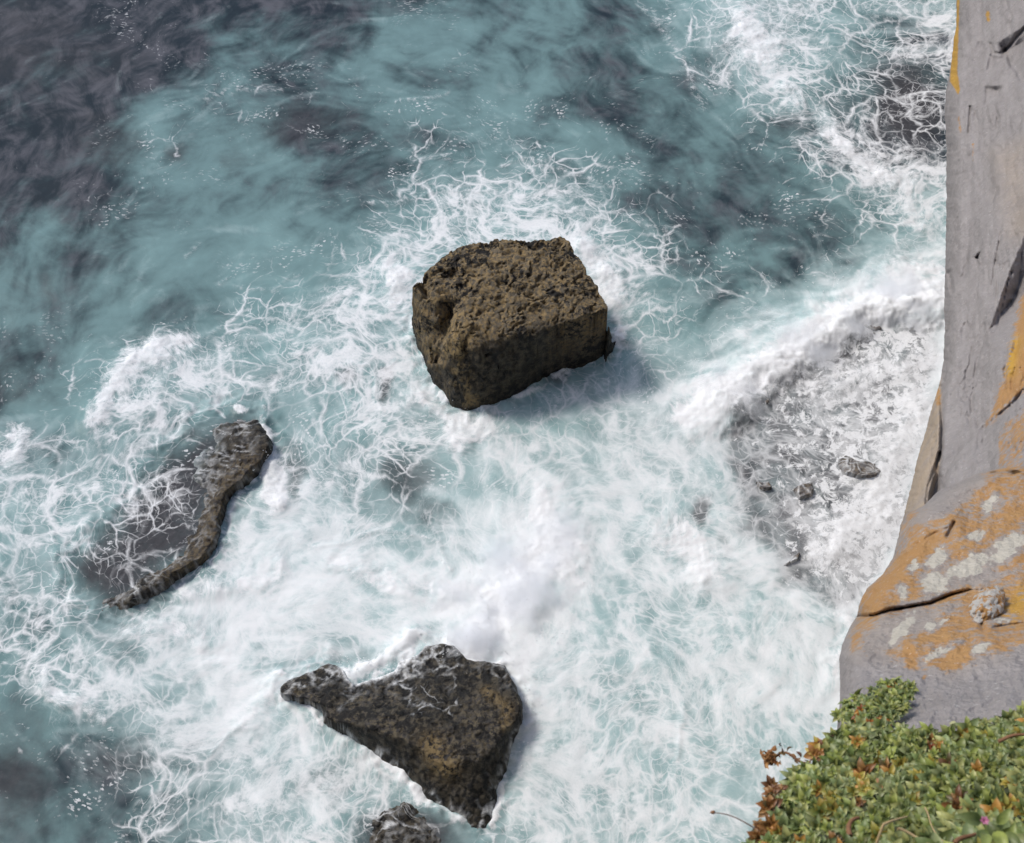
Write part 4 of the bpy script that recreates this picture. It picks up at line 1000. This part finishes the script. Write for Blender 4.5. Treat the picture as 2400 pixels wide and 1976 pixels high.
stalk('dead_twig', [pt(2340,1738,3.1), pt(2370,1725,3.1), pt(2390,1722,3.1), pt(2430,1720,3.1)], .0045, MTWIG, 'long blurred brown stick at the right edge of the upper mat', 'twig')
# curled dead leaves lying on the mat
for k, (x, y, lab, sz, c) in enumerate(((2218,1795,'curled dark brown leaf on the mat below the grey rock',.020,(.17,.08,.03)), (2238,1896,'round rust brown leaf beside the big rosette leaves',.026,(.26,.11,.035)), (2055,1839,'pale orange dead leaf next to the yellow leaves',.018,(.52,.28,.14)), (2182,1748,'red and yellow leaf at the top of the mat below the rock',.018,(.30,.08,.03)), (2236,1698,'pale yellow blade standing between mat and rock',.020,(.42,.42,.22)))):
    P = pt(x, y, float(mat_depth(np.array([x*1.]), np.array([y*1.]))[0])-.035); items = []
    for j in range(4):
        items.append((P+RNG.normal(0, .003, 3), RNG.normal(0, 1, 3)*np.array([1, 1, .4]), NRM+RNG.normal(0, .4, 3), sz*random.uniform(.8, 1.2), sz*.75, np.array(c)*random.uniform(.8, 1.2)))
    V, Fq, col = build_leaves(items); o = mesh_np('dead_leaf', V-P, Fq, MDRY, dict(tint=col)); o.location = P
    tag(o, lab, 'leaf')
# pink flower with broad leaves near the lower right corner
fr = empty('pink_flower', pt(2306, 1935, 2.42)); tag(fr, 'broad leaved plant with one small pink flower near the lower right corner', 'flower'); rb = np.array(fr.location)
for (x, y, a, L) in ((2290,1925,(-1,.15,.3),.046), (2300,1955,(-.3,-.8,.4),.04), (2325,1950,(.15,-1,.3),.048), (2345,1955,(.5,-.8,.4),.045), (2330,1930,(.4,.4,.5),.036), (2365,1962,(.9,-.5,.3),.045)):
    V, Fq, col = build_leaves([(pt(x+8, y, 2.40), np.array(a, float), NRM, L, L*.50, np.array(random.choice(GREENS))*1.1)])
    mesh_np('leaf', V-rb, Fq, MLEAF, dict(tint=col), parent=fr)
items = [(pt(2306,1925,2.36), np.array([math.cos(t), math.sin(t), .8]), NRM, .010, .008, np.array((.62,.22,.36))) for t in np.linspace(0, 5.2, 6)]
V, Fq, col = build_leaves(items); mesh_np('blossom', V-rb, Fq, MLEAF, dict(tint=col), parent=fr)

# soil under the mat and the grassy cliff top the photographer stands on
def soil():
    rows = np.arange(1640, 2700, 14.0); cols = np.concatenate([np.arange(0, 400, 14.0), np.arange(400, 2600, 60.0)])
    tbl = [(1640,2540),(1690,2330),(1716,2235),(1722,2100),(1730,2000),(1750,1960),(1790,1905),(1835,1880),(1850,1810),(1900,1808),(1960,1790),(2000,1770),(2100,1720),(2400,1600),(2700,1500)]
    PY, DX = np.meshgrid(rows, cols, indexing='ij'); PX = interp(tbl, rows)[:, None]+DX
    D = mat_depth(PX, PY)+.035+.12*(1-np.clip(DX/40, 0, 1))**2
    D = np.where(PY > 2100, np.clip(2.3-(PY-2100)*.0005, 1.85, 4), D)
    V0 = at_depth(PX, PY, D); P0 = V0[:, 0]; un = []
    for dz in (-.1, -.5, -1.5, -4):
        q = P0.copy(); q[:, 2] += dz; q[:, 0] += .40*(-dz)+.1; q[:, 1] += .1*dz; un.append(q)
    V = np.concatenate([np.stack(un[::-1], 1), V0], 1)
    s = N('soil'); s.set(Base_Color=s.mix(s.noise(s.pos(), 30, 5), (.025, .03, .012), (.06, .07, .025)), Roughness=1.0)
    tag(mesh_np('ground', V.reshape(-1, 3), grid_faces(*V.shape[:2])[:, ::-1], s.m), kind='structure')
soil()
def cliff_top():
    # headland behind and below the photographer
    xs_ = np.linspace(-60, 70, 120); prof = [(.25, -3), (.2, 20), (.1, 40), (-.1, 47.2), (-.35, 47.9), (-1.0, 48.2), (-6, 48.5), (-60, 52)]
    V = np.array([[x, y+.25*math.sin(x*.7)-.02*abs(x), z+(.15*math.sin(x*1.3) if z > 45 else 0)] for x in xs_ for y, z in prof])
    V[:, 1] -= .8
    z1 = np.zeros(len(V))
    o = mesh_np('headland', V, grid_faces(120, len(prof)), MCLIFF, dict(lichen=z1, yellow=z1, brown=z1+.2, strata=z1+.5, pale=z1))
    tag(o, kind='structure')
cliff_top()

# ------------------------------------------------------------------ spray thrown up by the surf
def spray_mat():
    m = bpy.data.materials.new('spray'); m.use_nodes = True; t = m.node_tree; t.nodes.clear()
    out = t.nodes.new('ShaderNodeOutputMaterial'); v = t.nodes.new('ShaderNodeVolumePrincipled'); t.links.new(v.outputs[0], out.inputs['Volume'])
    v.inputs['Color'].default_value = (.97, .98, 1, 1); v.inputs['Anisotropy'].default_value = .1
    tc = t.nodes.new('ShaderNodeTexCoord'); ge = t.nodes.new('ShaderNodeNewGeometry')
    ln = t.nodes.new('ShaderNodeVectorMath'); ln.operation = 'LENGTH'; t.links.new(tc.outputs['Object'], ln.inputs[0])
    no = t.nodes.new('ShaderNodeTexNoise'); t.links.new(ge.outputs['Position'], no.inputs['Vector']); no.inputs['Scale'].default_value = 1.1; no.inputs['Detail'].default_value = 6; no.inputs['Roughness'].default_value = .62
    a = t.nodes.new('ShaderNodeMath'); a.operation = 'MULTIPLY_ADD'; t.links.new(no.outputs['Fac'], a.inputs[0]); a.inputs[1].default_value = 2.0; a.inputs[2].default_value = -.50
    b = t.nodes.new('ShaderNodeMath'); b.operation = 'SUBTRACT'; t.links.new(a.outputs[0], b.inputs[0]); t.links.new(ln.outputs['Value'], b.inputs[1])
    c = t.nodes.new('ShaderNodeMapRange'); t.links.new(b.outputs[0], c.inputs[0]); c.inputs[1].default_value = -.25; c.inputs[2].default_value = .45; c.inputs[3].default_value = 0; c.inputs[4].default_value = SPRAY_D
    t.links.new(c.outputs[0], v.inputs['Density'])
    return m
SPRAY_D = 2.6
MSPRAY = spray_mat()
import bmesh
def spray(px, py, z, r, h, rot=0, sy=1.0):
    c = on_plane(np.array([float(px)]), np.array([float(py)]), z)[0]
    bm = bmesh.new(); bmesh.ops.create_icosphere(bm, subdivisions=3, radius=1.0)
    me = bpy.data.meshes.new('sea_spray'); bm.to_mesh(me); bm.free(); me.materials.append(MSPRAY)
    o = bpy.data.objects.new('sea_spray', me); C.objects.link(o); o.location = c; o.scale = (r, r*sy, h); o.rotation_euler = (0, 0, rot)
    tag(o, kind='stuff')
for a in ((1230,1390,.2,2.6,.6,.9,.75), (1110,1490,.3,1.9,.75,1.1,.7), (1310,1260,.1,2.2,.5,1.3,.75), (1180,1300,.1,2.0,.4,.3,.7), (1060,1390,.0,1.8,.35,.2,.6), (2110,690,.3,2.8,.65,-.3,.7), (1890,800,.3,2.6,.6,-.75,.65), (1720,915,.2,2.2,.5,-.8,.65), (1990,745,.3,1.8,.6,-.6,.65), (1820,750,.1,2.2,.35,-.6,.6)):
    spray(*a)

def droplets():
    o8 = np.array([(1,0,0),(-1,0,0),(0,1,0),(0,-1,0),(0,0,1),(0,0,-1)], float); f8 = np.array([(0,2,4),(2,1,4),(1,3,4),(3,0,4),(2,0,5),(1,2,5),(3,1,5),(0,3,5)])
    pts = []
    for (a, b, sx_, sy_, h, n) in ((1090,1515,60,30,1.3,420), (1190,1420,90,60,1.0,420), (1270,1340,70,60,.8,260), (1880,800,120,50,.7,320), (2060,700,90,40,.9,260), (1730,910,90,40,.6,260), (640,1120,20,60,.6,130), (920,670,18,50,.6,110), (1400,640,30,50,.6,120), (1240,1680,16,80,.4,120), (860,1570,60,16,.5,140), (1050,985,60,20,.5,120)):
        px, py = RNG.normal(a, sx_, n), RNG.normal(b, sy_, n); P = on_plane(px, py, 0.0); P[:, 2] = .15+h*RNG.random(n)**2; pts.append(P)
    P = np.concatenate(pts); r = RNG.uniform(.010, .034, len(P))*RNG.uniform(.5, 1, len(P))
    V = (P[:, None]+o8[None]*r[:, None, None]).reshape(-1, 3); Fq = (f8[None]+6*np.arange(len(P))[:, None, None]).reshape(-1, 3)
    s = N('droplet'); s.set(Base_Color=(.86, .88, .89), Roughness=.5)
    tag(mesh_np('spray_drops', V, Fq, s.m), kind='stuff')
droplets()

# ------------------------------------------------------------------ light
to_sun = np.array([-.55, .36, .76]); to_sun /= np.linalg.norm(to_sun)
el = math.asin(to_sun[2]); az = math.atan2(to_sun[0], to_sun[1])
w = bpy.data.worlds.new('World'); S.world = w; w.use_nodes = True
nt = w.node_tree; bg = nt.nodes['Background']; sky = nt.nodes.new('ShaderNodeTexSky')
sky.sky_type = 'NISHITA'; sky.sun_disc = False; sky.sun_elevation = el; sky.sun_rotation = az; sky.air_density = 1.0; sky.dust_density = 2.0
nt.links.new(sky.outputs[0], bg.inputs[0]); bg.inputs[1].default_value = .15
ld = bpy.data.lights.new('sun', 'SUN'); ld.energy = 2.35; ld.angle = math.radians(12.0); ld.color = (1, .95, .88)
lo = bpy.data.objects.new('sun', ld); C.objects.link(lo)
from mathutils import Vector
lo.rotation_euler = Vector(to_sun).to_track_quat('Z', 'Y').to_euler(); lo.location = (-30, 30, 90)
S.view_settings.view_transform = 'Standard'; S.view_settings.look = 'None'; S.view_settings.gamma = 1; S.view_settings.exposure = 0
S.cycles.use_denoising = True; S.cycles.use_adaptive_sampling = True; S.cycles.adaptive_threshold = .025; S.cycles.max_bounces = 10; S.cycles.volume_bounces = 8; S.cycles.volume_step_rate = 1.0
